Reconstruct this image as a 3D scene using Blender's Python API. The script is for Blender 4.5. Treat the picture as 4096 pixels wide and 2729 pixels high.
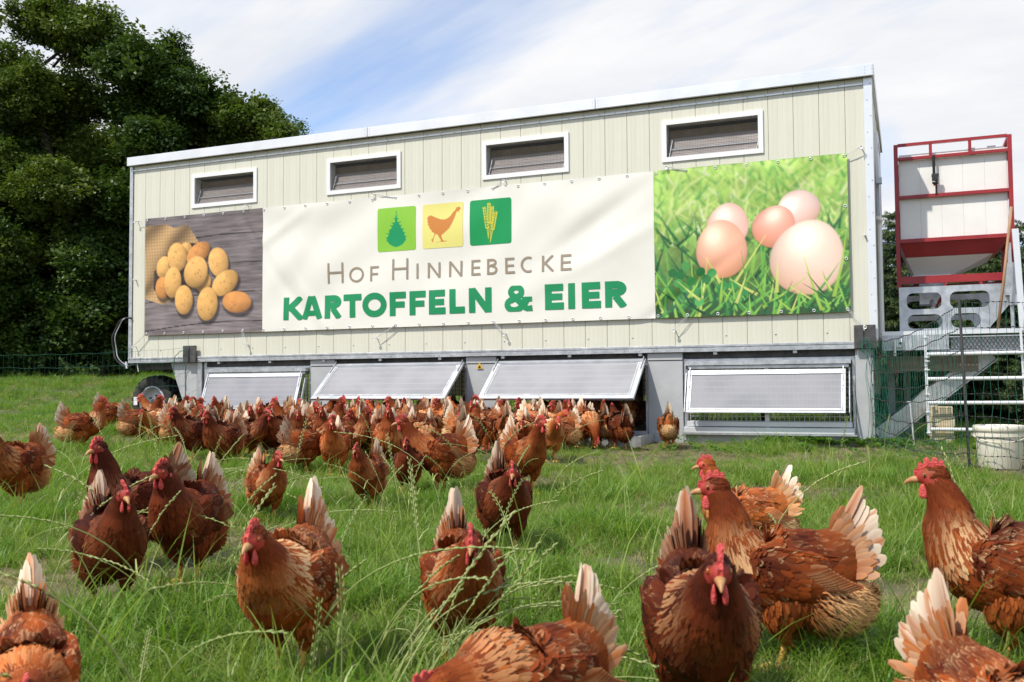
import bpy, bmesh, math, random
import numpy as np
from mathutils import Vector, Matrix

for o in list(bpy.data.objects): bpy.data.objects.remove(o)
scene = bpy.context.scene
COL = scene.collection
R = math.radians
rng = np.random.default_rng(7)
random.seed(7)

# ---------------------------------------------------------------- camera
YAW, PITCH, ROLL = R(22.486), R(2.613), R(-0.431)
CAMP = Vector((0.2417, -9.0, 0.568))
fw = Vector((-math.sin(YAW)*math.cos(PITCH), math.cos(YAW)*math.cos(PITCH), math.sin(PITCH)))
rt = Vector((math.cos(YAW), math.sin(YAW), 0)); up = rt.cross(fw)
r2 = rt*math.cos(ROLL) + up*math.sin(ROLL); u2 = -rt*math.sin(ROLL) + up*math.cos(ROLL)
cam_d = bpy.data.cameras.new('camera'); cam = bpy.data.objects.new('camera', cam_d); COL.objects.link(cam)
cam.matrix_world = Matrix(((r2.x,u2.x,-fw.x,CAMP.x),(r2.y,u2.y,-fw.y,CAMP.y),(r2.z,u2.z,-fw.z,CAMP.z),(0,0,0,1)))
cam_d.sensor_width = 36; cam_d.lens = 36*3823.7/4096
cam_d.clip_start = 0.05; cam_d.clip_end = 2000
cam_d.dof.use_dof = True; cam_d.dof.focus_distance = 6.0; cam_d.dof.aperture_fstop = 9.0
scene.camera = cam

# ---------------------------------------------------------------- world and sun
SUN_TRAVEL = Vector((0.66, 1.0, -1.6)).normalized()
sdir = -SUN_TRAVEL
world = bpy.data.worlds.new('World'); scene.world = world; world.use_nodes = True
nt = world.node_tree; N = nt.nodes; Lk = nt.links; N.clear()
def wn(t, **k):
    n = N.new(t)
    for a, b in k.items(): setattr(n, a, b)
    return n
sky = wn('ShaderNodeTexSky', sky_type='NISHITA', sun_disc=False)
sky.sun_elevation = math.asin(sdir.z); sky.sun_rotation = math.atan2(sdir.x, sdir.y)
sky.air_density = 1.0; sky.dust_density = 0.3; sky.ozone_density = 2.0
bg_sky = wn('ShaderNodeBackground'); bg_sky.inputs[1].default_value = 0.15
bg_cl = wn('ShaderNodeBackground'); bg_cl.inputs[1].default_value = 1.0
tc = wn('ShaderNodeTexCoord'); sep = wn('ShaderNodeSeparateXYZ')
Lk.new(tc.outputs['Generated'], sep.inputs[0])
# project the view direction onto a cloud layer (x/(z+k), y/(z+k))
addz = wn('ShaderNodeMath', operation='ADD'); addz.inputs[1].default_value = 0.22; Lk.new(sep.outputs[2], addz.inputs[0])
mx = wn('ShaderNodeMath', operation='MAXIMUM'); mx.inputs[1].default_value = 0.06; Lk.new(addz.outputs[0], mx.inputs[0])
dx = wn('ShaderNodeMath', operation='DIVIDE'); Lk.new(sep.outputs[0], dx.inputs[0]); Lk.new(mx.outputs[0], dx.inputs[1])
dy = wn('ShaderNodeMath', operation='DIVIDE'); Lk.new(sep.outputs[1], dy.inputs[0]); Lk.new(mx.outputs[0], dy.inputs[1])
cmb = wn('ShaderNodeCombineXYZ'); Lk.new(dx.outputs[0], cmb.inputs[0]); Lk.new(dy.outputs[0], cmb.inputs[1])
mp = wn('ShaderNodeMapping'); mp.inputs['Location'].default_value = (1.3, 2.1, 0.0)
mp.inputs['Rotation'].default_value = (0, 0, R(40)); mp.inputs['Scale'].default_value = (0.55, 1.0, 1)
Lk.new(cmb.outputs[0], mp.inputs[0])
nz = wn('ShaderNodeTexNoise'); nz.inputs['Scale'].default_value = 0.8; nz.inputs['Detail'].default_value = 9; nz.inputs['Roughness'].default_value = 0.55; nz.inputs['Distortion'].default_value = 0.6
Lk.new(mp.outputs[0], nz.inputs['Vector'])
cr = wn('ShaderNodeValToRGB'); cr.color_ramp.elements[0].position = 0.40; cr.color_ramp.elements[0].color = (0.16,0.16,0.16,1)
cr.color_ramp.elements[1].position = 0.53; cr.color_ramp.elements[1].color = (1,1,1,1)
Lk.new(nz.outputs['Fac'], cr.inputs[0])
nz2 = wn('ShaderNodeTexNoise'); nz2.inputs['Scale'].default_value = 3.0; nz2.inputs['Detail'].default_value = 7; nz2.inputs['Roughness'].default_value = 0.6
Lk.new(mp.outputs[0], nz2.inputs['Vector'])
cr2 = wn('ShaderNodeValToRGB'); cr2.color_ramp.elements[0].position = 0.35; cr2.color_ramp.elements[0].color = (0.87,0.90,0.955,1)
cr2.color_ramp.elements[1].position = 0.62; cr2.color_ramp.elements[1].color = (1.02,1.02,1.03,1)
Lk.new(nz2.outputs['Fac'], cr2.inputs[0]); Lk.new(cr2.outputs[0], bg_cl.inputs[0])
mixw = wn('ShaderNodeMixShader'); Lk.new(cr.outputs[0], mixw.inputs[0]); Lk.new(bg_sky.outputs[0], mixw.inputs[1]); Lk.new(bg_cl.outputs[0], mixw.inputs[2])
tint = wn('ShaderNodeMix'); tint.data_type = 'RGBA'; tint.blend_type = 'MULTIPLY'; tint.inputs[0].default_value = 1.0; tint.inputs[7].default_value = (1.25, 1.35, 1.5, 1)
Lk.new(sky.outputs[0], tint.inputs[6]); Lk.new(tint.outputs[2], bg_sky.inputs[0])
wo = wn('ShaderNodeOutputWorld'); Lk.new(mixw.outputs[0], wo.inputs[0])

sun_d = bpy.data.lights.new('sun', 'SUN'); sun = bpy.data.objects.new('sun', sun_d); COL.objects.link(sun)
sun_d.energy = 4.8; sun_d.angle = R(0.6); sun_d.color = (1.0, 0.95, 0.86)
sun.rotation_euler = SUN_TRAVEL.to_track_quat('-Z', 'Y').to_euler(); sun.location = (-6, -8, 20)
vs = scene.view_settings; vs.view_transform = 'Standard'; vs.look = 'None'; vs.exposure = -0.06; vs.gamma = 1.0; vs.use_curve_mapping = False

cy = scene.cycles; cy.max_bounces = 4; cy.diffuse_bounces = 2; cy.glossy_bounces = 2; cy.transmission_bounces = 3; cy.transparent_max_bounces = 4; cy.caustics_reflective = False; cy.caustics_refractive = False

# ---------------------------------------------------------------- helpers
def lin(r, g, b):
    f = lambda c: c/12.92 if c <= 0.04045 else ((c+0.055)/1.055)**2.4
    return (f(r/255), f(g/255), f(b/255))
def lina(a):
    a = np.asarray(a, float)/255
    return np.where(a <= 0.04045, a/12.92, ((a+0.055)/1.055)**2.4)
def tag(o, label=None, cat=None, group=None, kind=None):
    if label: o['label'] = label
    if cat: o['category'] = cat
    if group: o['group'] = group
    if kind: o['kind'] = kind
    return o
def empty(name, loc=(0,0,0), rz=0):
    o = bpy.data.objects.new(name, None); COL.objects.link(o); o.location = loc; o.rotation_euler = (0,0,rz)
    o.empty_display_size = 0.1
    return o
def mkmesh(name, verts, faces, mats=(), smooth=False, cols=None, midx=None, vnorm=None):
    """faces: list of lists, or (n,4)/(n,3) int array"""
    me = bpy.data.meshes.new(name)
    verts = np.asarray(verts, dtype=np.float32).reshape(-1, 3)
    if isinstance(faces, np.ndarray):
        n, k = faces.shape
        me.vertices.add(len(verts)); me.vertices.foreach_set('co', verts.ravel())
        me.loops.add(n*k); me.loops.foreach_set('vertex_index', faces.astype(np.int32).ravel())
        me.polygons.add(n); me.polygons.foreach_set('loop_start', np.arange(0, n*k, k, dtype=np.int32))
        me.polygons.foreach_set('loop_total', np.full(n, k, dtype=np.int32))
        me.update(calc_edges=True)
    else:
        me.from_pydata(verts.tolist(), [], faces); me.update()
    if cols is not None:
        a = me.color_attributes.new('Col', 'FLOAT_COLOR', 'POINT')
        c = np.ones((len(verts), 4), np.float32); c[:, :3] = cols
        a.data.foreach_set('color', c.ravel())
    for m in (mats if isinstance(mats, (list, tuple)) else [mats]): me.materials.append(m)
    if midx is not None: me.polygons.foreach_set('material_index', np.asarray(midx, np.int32))
    if smooth: me.polygons.foreach_set('use_smooth', np.ones(len(me.polygons), bool))
    me.validate()
    if vnorm is not None: me.normals_split_custom_set_from_vertices(np.asarray(vnorm, np.float32).tolist())
    return me
def mkobj(name, me, parent=None, loc=None):
    o = bpy.data.objects.new(name, me); COL.objects.link(o)
    if parent is not None: o.parent = parent
    if loc is not None: o.location = loc
    return o
BOXF = [(0,3,2,1),(4,5,6,7),(0,1,5,4),(1,2,6,5),(2,3,7,6),(3,0,4,7)]
class MB:
    def __init__(s): s.v = []; s.f = []
    def box(s, x0, x1, y0, y1, z0, z1, M=None):
        p = [(x0,y0,z0),(x1,y0,z0),(x1,y1,z0),(x0,y1,z0),(x0,y0,z1),(x1,y0,z1),(x1,y1,z1),(x0,y1,z1)]
        if M is not None: p = [tuple(M @ Vector(q)) for q in p]
        b = len(s.v); s.v += p; s.f += [tuple(b+i for i in f) for f in BOXF]; return s
    def bar(s, a, b, w, h, upv=(0,0,1)):
        a = Vector(a); b = Vector(b); t = (b-a); L = t.length; t.normalize()
        u = Vector(upv); u = (u - t*u.dot(t));
        if u.length < 1e-4: u = Vector((1,0,0)); u = u - t*u.dot(t)
        u.normalize(); sd = u.cross(t)
        M = Matrix(((t.x,sd.x,u.x,a.x),(t.y,sd.y,u.y,a.y),(t.z,sd.z,u.z,a.z),(0,0,0,1)))
        return s.box(0, L, -w/2, w/2, -h/2, h/2, M)
    def tube(s, pts, r, n=8, caps=True):
        pts = [Vector(p) for p in pts]; m = len(pts); b0 = len(s.v)
        rs = r if isinstance(r, (list, tuple)) else [r]*m
        prev = None
        for i, p in enumerate(pts):
            t = (pts[min(i+1,m-1)] - pts[max(i-1,0)]).normalized()
            if prev is None:
                a = Vector((0,0,1)) if abs(t.z) < 0.9 else Vector((1,0,0))
                u = (a - t*a.dot(t)).normalized()
            else:
                u = (prev - t*prev.dot(t)).normalized()
            prev = u; w = t.cross(u)
            for k in range(n):
                an = 2*math.pi*k/n
                s.v.append(tuple(p + (u*math.cos(an) + w*math.sin(an))*rs[i]))
        for i in range(m-1):
            for k in range(n):
                k2 = (k+1) % n
                s.f.append((b0+i*n+k, b0+i*n+k2, b0+(i+1)*n+k2, b0+(i+1)*n+k))
        if caps:
            s.f.append(tuple(b0+k for k in reversed(range(n)))); s.f.append(tuple(b0+(m-1)*n+k for k in range(n)))
        return s
    def lathe(s, prof, n=24, M=None):
        b0 = len(s.v); m = len(prof)
        for (r, z) in prof:
            for k in range(n):
                a = 2*math.pi*k/n; p = Vector((r*math.cos(a), r*math.sin(a), z))
                s.v.append(tuple(M @ p if M is not None else p))
        for i in range(m-1):
            for k in range(n):
                k2 = (k+1) % n; s.f.append((b0+i*n+k, b0+i*n+k2, b0+(i+1)*n+k2, b0+(i+1)*n+k))
        return s
    def poly(s, pts, d):          # extruded polygon: pts 3-D, d = extrusion vector
        b = len(s.v); n = len(pts); d = Vector(d)
        s.v += [tuple(p) for p in pts] + [tuple(Vector(p)+d) for p in pts]
        s.f.append(tuple(range(b, b+n))); s.f.append(tuple(reversed(range(b+n, b+2*n))))
        for i in range(n):
            j = (i+1) % n; s.f.append((b+j, b+i, b+n+i, b+n+j))
        return s
    def build(s, name, m, parent=None, smooth=False, loc=None, bevel=0):
        me = mkmesh(name, s.v, s.f, m, smooth)
        bm = bmesh.new(); bm.from_mesh(me); bmesh.ops.recalc_face_normals(bm, faces=bm.faces); bm.to_mesh(me); bm.free()
        o = mkobj(name, me, parent, loc)
        if bevel:
            md = o.modifiers.new('bevel', 'BEVEL'); md.width = bevel; md.segments = 1; md.limit_method = 'ANGLE'
        return o
def autosmooth(o, ang=40):
    me = o.data; me.polygons.foreach_set('use_smooth', np.ones(len(me.polygons), bool))
    try: me.set_sharp_from_angle(angle=R(ang))
    except Exception: pass

# ---------------------------------------------------------------- materials
def newmat(name):
    m = bpy.data.materials.new(name); m.use_nodes = True
    t = m.node_tree; t.nodes.clear()
    out = t.nodes.new('ShaderNodeOutputMaterial'); b = t.nodes.new('ShaderNodeBsdfPrincipled')
    t.links.new(b.outputs[0], out.inputs[0])
    return m, t, b, out
def pm(name, c1, c2=None, scale=8, rough=0.5, metal=0, bump=0, detail=4, stretch=(1,1,1), bscale=None, r2=None, lo=0.35, hi=0.65, coat=0):
    m, t, b, out = newmat(name); nd = t.nodes; lk = t.links
    c2 = c2 or c1
    tc = nd.new('ShaderNodeTexCoord'); mp = nd.new('ShaderNodeMapping'); mp.inputs['Scale'].default_value = stretch
    lk.new(tc.outputs['Object'], mp.inputs[0])
    n = nd.new('ShaderNodeTexNoise'); n.inputs['Scale'].default_value = scale; n.inputs['Detail'].default_value = detail; n.inputs['Roughness'].default_value = 0.6
    lk.new(mp.outputs[0], n.inputs['Vector'])
    r = nd.new('ShaderNodeValToRGB'); r.color_ramp.elements[0].position = lo; r.color_ramp.elements[1].position = hi
    r.color_ramp.elements[0].color = (*c1, 1); r.color_ramp.elements[1].color = (*c2, 1)
    lk.new(n.outputs['Fac'], r.inputs[0]); lk.new(r.outputs[0], b.inputs['Base Color'])
    b.inputs['Roughness'].default_value = rough; b.inputs['Metallic'].default_value = metal
    if r2 is not None:
        mr = nd.new('ShaderNodeMapRange'); mr.inputs['To Min'].default_value = rough; mr.inputs['To Max'].default_value = r2
        lk.new(n.outputs['Fac'], mr.inputs[0]); lk.new(mr.outputs[0], b.inputs['Roughness'])
    if coat: b.inputs['Coat Weight'].default_value = coat
    if bump:
        n2 = nd.new('ShaderNodeTexNoise'); n2.inputs['Scale'].default_value = bscale or scale*4; n2.inputs['Detail'].default_value = 4
        lk.new(mp.outputs[0], n2.inputs['Vector'])
        bp = nd.new('ShaderNodeBump'); bp.inputs['Strength'].default_value = bump; bp.inputs['Distance'].default_value = 0.01
        lk.new(n2.outputs['Fac'], bp.inputs['Height']); lk.new(bp.outputs[0], b.inputs['Normal'])
    return m
def vcmat(name, rough=0.6, tint=False, sheen=0, spec=0.3, transl=0):
    m, t, b, out = newmat(name); nd = t.nodes; lk = t.links
    a = nd.new('ShaderNodeVertexColor'); a.layer_name = 'Col'
    src = a.outputs[0]
    if tint:
        oi = nd.new('ShaderNodeObjectInfo'); mu = nd.new('ShaderNodeMix'); mu.data_type = 'RGBA'; mu.blend_type = 'MULTIPLY'
        mu.inputs[0].default_value = 1.0
        lk.new(src, mu.inputs[6]); lk.new(oi.outputs['Color'], mu.inputs[7]); src = mu.outputs[2]
    lk.new(src, b.inputs['Base Color']); b.inputs['Roughness'].default_value = rough
    b.inputs['Specular IOR Level'].default_value = spec
    if sheen: b.inputs['Sheen Weight'].default_value = sheen; b.inputs['Sheen Roughness'].default_value = 0.4
    if transl:
        tr = nd.new('ShaderNodeBsdfTranslucent'); lk.new(src, tr.inputs[0]); mx = nd.new('ShaderNodeMixShader'); mx.inputs[0].default_value = transl
        lk.new(b.outputs[0], mx.inputs[1]); lk.new(tr.outputs[0], mx.inputs[2]); lk.new(mx.outputs[0], out.inputs[0])
    return m
def leafmat(name, c1, c2, transl=0.35, rough=0.5, hue=True):
    """foliage: colour varies from instance to instance and along the noise"""
    m, t, b, out = newmat(name); nd = t.nodes; lk = t.links
    oi = nd.new('ShaderNodeObjectInfo'); r = nd.new('ShaderNodeValToRGB')
    r.color_ramp.elements[0].color = (*c1, 1); r.color_ramp.elements[1].color = (*c2, 1)
    lk.new(oi.outputs['Random'], r.inputs[0]); lk.new(r.outputs[0], b.inputs['Base Color'])
    b.inputs['Roughness'].default_value = rough; b.inputs['Specular IOR Level'].default_value = 0.35
    tr = nd.new('ShaderNodeBsdfTranslucent'); mx = nd.new('ShaderNodeMixShader'); mx.inputs[0].default_value = transl
    g = nd.new('ShaderNodeMix'); g.data_type = 'RGBA'; g.blend_type = 'MULTIPLY'; g.inputs[0].default_value = 1; g.inputs[7].default_value = (1.3, 1.35, 0.6, 1)
    lk.new(r.outputs[0], g.inputs[6]); lk.new(g.outputs[2], tr.inputs[0])
    lk.new(b.outputs[0], mx.inputs[1]); lk.new(tr.outputs[0], mx.inputs[2]); lk.new(mx.outputs[0], out.inputs[0])
    return m

# ---------------------------------------------------------------- scatter (geometry nodes, for stuff only)
def src_collection(name, meshes):
    c = bpy.data.collections.new(name)
    for i, me in enumerate(meshes):
        o = bpy.data.objects.new('%s_%02d' % (name, i), me); c.objects.link(o)
    return c
def scatter(name, pts, rot, scl, idx, coll, parent=None):
    me = bpy.data.meshes.new(name); n = len(pts)
    me.vertices.add(n); me.vertices.foreach_set('co', np.asarray(pts, np.float32).ravel())
    a = me.attributes.new('rot', 'FLOAT_VECTOR', 'POINT'); a.data.foreach_set('vector', np.asarray(rot, np.float32).ravel())
    a = me.attributes.new('scl', 'FLOAT_VECTOR', 'POINT')
    s = np.asarray(scl, np.float32); s = np.repeat(s[:, None], 3, 1) if s.ndim == 1 else s
    a.data.foreach_set('vector', s.ravel())
    a = me.attributes.new('idx', 'INT', 'POINT'); a.data.foreach_set('value', np.asarray(idx, np.int32))
    o = mkobj(name, me, parent)
    g = bpy.data.node_groups.new(name + '_nodes', 'GeometryNodeTree')
    g.interface.new_socket('Geometry', in_out='INPUT', socket_type='NodeSocketGeometry')
    g.interface.new_socket('Geometry', in_out='OUTPUT', socket_type='NodeSocketGeometry')
    nd = g.nodes; lk = g.links
    gi = nd.new('NodeGroupInput'); go = nd.new('NodeGroupOutput')
    ip = nd.new('GeometryNodeInstanceOnPoints'); ci = nd.new('GeometryNodeCollectionInfo')
    ci.inputs['Collection'].default_value = coll; ci.inputs['Separate Children'].default_value = True; ci.inputs['Reset Children'].default_value = True
    def na(nm, ty):
        q = nd.new('GeometryNodeInputNamedAttribute'); q.data_type = ty; q.inputs[0].default_value = nm; return q
    ar, asx, ai = na('rot', 'FLOAT_VECTOR'), na('scl', 'FLOAT_VECTOR'), na('idx', 'INT')
    er = nd.new('FunctionNodeEulerToRotation')
    lk.new(ar.outputs['Attribute'], er.inputs[0])
    ip.inputs['Pick Instance'].default_value = True
    lk.new(gi.outputs[0], ip.inputs['Points']); lk.new(ci.outputs[0], ip.inputs['Instance'])
    lk.new(ai.outputs['Attribute'], ip.inputs['Instance Index']); lk.new(er.outputs[0], ip.inputs['Rotation']); lk.new(asx.outputs['Attribute'], ip.inputs['Scale'])
    lk.new(ip.outputs[0], go.inputs[0])
    md = o.modifiers.new('scatter', 'NODES'); md.node_group = g
    return o

# ---------------------------------------------------------------- the lie of the land
def sstep(a, b, x):
    t = np.clip((x-a)/(b-a), 0, 1); return t*t*(3-2*t)
def gz(x, y):
    x = np.asarray(x, float); y = np.asarray(y, float)
    s = -(x-0.2417)*math.sin(YAW) + (y+9)*math.cos(YAW)
    return 0.012*np.minimum(y, 0) + 0.009*np.clip(-x-1, 0, 9) + 0.75*sstep(13, 27, s) + 0.02*np.clip(s-27, 0, 200)

# ================================================================ GROUND
M_soil = pm('meadow_soil', (0.055,0.060,0.020), (0.15,0.120,0.060), scale=2.2, rough=0.95, bump=0.6, bscale=30)
def build_ground():
    t = np.linspace(-1, 1, 181)
    f = lambda t: 14*t + 330*np.sign(t)*np.abs(t)**5
    X = f(t) - 3; Y = f(t) - 2
    gx, gy = np.meshgrid(X, Y, indexing='ij')
    z = gz(gx, gy)
    z += 0.012*np.sin(gx*3.1+1.3*gy)*np.cos(gy*2.3-0.7*gx) + 0.008*np.sin(gx*6.7)*np.sin(gy*5.9+gx)
    n = len(t); V = np.stack([gx, gy, z], -1).reshape(-1, 3)
    i, j = np.meshgrid(np.arange(n-1), np.arange(n-1), indexing='ij'); a = (i*n+j).ravel()
    F = np.stack([a, a+n, a+n+1, a+1], -1)
    o = mkobj('meadow_ground', mkmesh('meadow_ground', V, F, M_soil, smooth=True)); o['kind'] = 'structure'
build_ground()

# ================================================================ MATERIALS FOR THE COOP
M_cream = pm('cream_sheet', lin(211,208,189), lin(222,219,202), scale=2.2, rough=0.42, bump=0.03, bscale=9, stretch=(2.2,1,0.35), detail=7)
M_white = pm('white_frame', (0.86,0.86,0.85), (0.82,0.82,0.81), scale=6, rough=0.4)
M_galv = pm('galvanised_sheet', (0.46,0.47,0.48), (0.66,0.67,0.68), scale=14, rough=0.30, metal=0.75, bump=0.08, bscale=40, r2=0.55, detail=8)
M_galv_lt = pm('bright_aluminium', (0.78,0.79,0.80), (0.86,0.865,0.87), scale=3, rough=0.3, metal=0.4, bump=0.03, bscale=30, r2=0.42)
M_galv_fr = pm('flap_aluminium', (0.50,0.52,0.54), (0.60,0.61,0.63), scale=6, rough=0.35, metal=0.7, bump=0.03, bscale=30, r2=0.5)
M_galv_dull = pm('dull_zinc_plate', (0.44,0.45,0.45), (0.55,0.555,0.55), scale=3.2, rough=0.55, metal=0.25, bump=0.10, bscale=25, detail=8, lo=0.3, hi=0.7)
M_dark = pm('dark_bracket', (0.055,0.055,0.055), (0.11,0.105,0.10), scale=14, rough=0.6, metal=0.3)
M_black = pm('black_rubber', (0.012,0.012,0.012), (0.03,0.03,0.03), scale=20, rough=0.7)
M_tyre = pm('tyre_rubber', (0.022,0.021,0.020), (0.06,0.052,0.04), scale=12, rough=0.85, bump=0.2)
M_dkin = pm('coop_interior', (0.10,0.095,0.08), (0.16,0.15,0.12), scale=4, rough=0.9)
M_wire = pm('zinc_wire', (0.42,0.42,0.42), (0.55,0.55,0.55), scale=40, rough=0.5, metal=0.5)
M_wired = pm('dark_wire', (0.05,0.05,0.05), (0.10,0.10,0.09), scale=40, rough=0.6, metal=0.4)
M_litter = pm('litter_floor', (0.10,0.075,0.045), (0.20,0.15,0.09), scale=25, rough=0.95, bump=0.5)
M_yel = pm('warning_yellow', (0.75,0.45,0.02), rough=0.5)
def poly_mat(name, c1, c2, transl, sx):
    m, t, b, out = newmat(name); nd = t.nodes; lk = t.links
    tc = nd.new('ShaderNodeTexCoord'); w = nd.new('ShaderNodeTexWave'); w.bands_direction = 'X'
    w.inputs['Scale'].default_value = sx; w.inputs['Distortion'].default_value = 0.3; lk.new(tc.outputs['Object'], w.inputs['Vector'])
    n = nd.new('ShaderNodeTexNoise'); n.inputs['Scale'].default_value = 3.5; n.inputs['Detail'].default_value = 6; lk.new(tc.outputs['Object'], n.inputs['Vector'])
    ad = nd.new('ShaderNodeMath'); ad.operation = 'MULTIPLY_ADD'; ad.inputs[1].default_value = 0.35; lk.new(w.outputs['Fac'], ad.inputs[0]); lk.new(n.outputs['Fac'], ad.inputs[2])
    r = nd.new('ShaderNodeValToRGB'); r.color_ramp.elements[0].position = 0.4; r.color_ramp.elements[1].position = 0.85
    r.color_ramp.elements[0].color = (*c1, 1); r.color_ramp.elements[1].color = (*c2, 1); 
    w2 = nd.new('ShaderNodeTexWave'); w2.bands_direction = 'Z'; w2.inputs['Scale'].default_value = 5.6; w2.inputs['Distortion'].default_value = 0.15; lk.new(tc.outputs['Object'], w2.inputs['Vector'])
    pw = nd.new('ShaderNodeMath'); pw.operation = 'POWER'; pw.inputs[1].default_value = 14; lk.new(w2.outputs['Fac'], pw.inputs[0])
    ad2 = nd.new('ShaderNodeMath'); ad2.operation = 'MULTIPLY_ADD'; ad2.inputs[1].default_value = 0.30; lk.new(pw.outputs[0], ad2.inputs[0]); lk.new(ad.outputs[0], ad2.inputs[2])
    lk.new(ad2.outputs[0], r.inputs[0])
    lk.new(r.outputs[0], b.inputs['Base Color']); b.inputs['Roughness'].default_value = 0.28
    bp = nd.new('ShaderNodeBump'); bp.inputs['Strength'].default_value = 0.25; bp.inputs['Distance'].default_value = 0.004; lk.new(w.outputs['Fac'], bp.inputs['Height']); lk.new(bp.outputs[0], b.inputs['Normal'])
    tr = nd.new('ShaderNodeBsdfTranslucent'); lk.new(r.outputs[0], tr.inputs[0]); mx = nd.new('ShaderNodeMixShader'); mx.inputs[0].default_value = transl
    lk.new(b.outputs[0], mx.inputs[1]); lk.new(tr.outputs[0], mx.inputs[2]); lk.new(mx.outputs[0], out.inputs[0])
    return m
M_poly = poly_mat('twin_wall_sheet', (0.36,0.36,0.385), (0.50,0.49,0.505), 0.30, 28)
M_polyw = poly_mat('twin_wall_vent', (0.46,0.39,0.36), (0.58,0.50,0.46), 0.3, 40)

# ================================================================ COOP
XL, XR, DEP = -8.54, 0.0, 3.0
ZB, ZT = 0.915, 3.285
coop = empty('mobile_chicken_coop', (0,0,0))
tag(coop, 'long cream sheet-metal mobile hen house with galvanised roof edge and open flaps', 'hen house')
WIN = [(-7.60,-6.655), (-5.705,-4.765), (-3.80,-2.85), (-1.90,-0.945)]
WZ0, WZ1 = 2.695, 3.10
FR = 0.046
OPEN = [(a+FR-0.01, b-FR+0.01, WZ0+FR-0.01, WZ1-FR+0.01) for a, b in WIN]
# --- wall panels, one object each, with fine flutes
PW = 0.2247
def panel_profile(w):
    """x,y outline of a sheet with edge lips and fine flutes"""
    p = [(0.0, 0.006), (0.0022, 0.0012), (0.005, 0.0)]
    k = 5
    for i in range(1, k):
        x = w*i/k; p += [(x-0.004, 0.0), (x, 0.0013), (x+0.004, 0.0)]
    p += [(w-0.005, 0.0), (w-0.0022, 0.0012), (w, 0.006)]
    return p
def panel_piece(mb, x0, x1, z0, z1, full_lo, full_hi):
    prof = [(x, y) for x, y in panel_profile(PW-0.0012) if full_lo-1e-6 <= x <= full_hi+1e-6]
    if not prof or prof[0][0] > full_lo+1e-4: prof = [(full_lo, 0.0)] + prof
    if prof[-1][0] < full_hi-1e-4: prof = prof + [(full_hi, 0.0)]
    b = len(mb.v); n = len(prof)
    for x, y in prof: mb.v.append((x, y, z0))
    for x, y in prof: mb.v.append((x, y, z1))
    for i in range(n-1): mb.f.append((b+i, b+i+1, b+n+i+1, b+n+i))
cache = {}
for i in range(38):
    x0 = XL + 0.001 + i*PW; w = PW-0.0012
    cuts = [o for o in OPEN if o[0] < x0+w and o[1] > x0]
    key = 'full' if not cuts else i
    if key in cache: me = cache[key]
    else:
        mb = MB()
        if not cuts: panel_piece(mb, x0, x0+w, ZB, ZT, 0, w)
        else:
            a, b2, z0, z1 = cuts[0]; lo = max(a-x0, 0); hi = min(b2-x0, w)
            panel_piece(mb, 0, 0, ZB, z0, 0, w); panel_piece(mb, 0, 0, z1, ZT, 0, w)
            if lo > 0.001: panel_piece(mb, 0, 0, z0, z1, 0, lo)
            if hi < w-0.001: panel_piece(mb, 0, 0, z0, z1, hi, w)
        me = mkmesh('wall_panel', mb.v, mb.f, M_cream); cache[key] = me
    mkobj('wall_panel', me, coop, (x0, 0, 0))
# --- shell behind the panels: upper box with window holes, side, rear, floor, roof
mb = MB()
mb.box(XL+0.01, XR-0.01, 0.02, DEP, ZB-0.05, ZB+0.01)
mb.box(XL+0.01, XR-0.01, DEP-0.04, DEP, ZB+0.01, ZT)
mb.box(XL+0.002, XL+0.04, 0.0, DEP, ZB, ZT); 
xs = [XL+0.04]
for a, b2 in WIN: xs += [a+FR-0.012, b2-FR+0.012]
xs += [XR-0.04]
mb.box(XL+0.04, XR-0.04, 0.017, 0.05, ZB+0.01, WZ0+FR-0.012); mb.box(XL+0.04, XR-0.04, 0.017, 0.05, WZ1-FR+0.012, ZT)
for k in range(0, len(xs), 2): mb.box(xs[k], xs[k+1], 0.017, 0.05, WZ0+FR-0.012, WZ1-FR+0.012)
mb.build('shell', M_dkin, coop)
# right end wall seen edge-on
for k in range(13):
    y0 = 0.075 + k*0.2247
    MB().box(XR-0.03, XR-0.004 - (0.004 if k % 2 else 0), y0, y0+0.221, ZB-0.03, ZT).build('end_wall_panel', M_cream, coop)
MB().box(XR-0.004, XR+0.022, 1.02, 1.06, 0.98, 3.0).box(XR-0.004, XR+0.022, 1.9, 1.94, 0.98, 3.0).box(XR-0.004, XR+0.022, 1.02, 1.94, 3.0, 3.04).build('door_frame', M_galv_lt, coop)
d_ = MB().box(XR-0.004, XR+0.012, 1.065, 1.895, 0.98, 2.995).build('door', M_white, coop)
MB().tube([(XR+0.012,1.15,1.95),(XR+0.07,1.15,1.95),(XR+0.07,1.25,1.95),(XR+0.012,1.25,1.95)], 0.009).build('handle', M_galv_lt, d_)
MB().tube([(XR+0.03,0.42,1.0),(XR+0.03,0.42,2.02),(XR+0.045,0.40,2.06),(XR+0.01,0.36,2.08)], 0.02).build('down_pipe', M_white, coop)
MB().box(XR, XR+0.05, 0.9, 0.96, 2.5, 2.56).build('wall_socket', M_galv_lt, coop)
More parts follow.
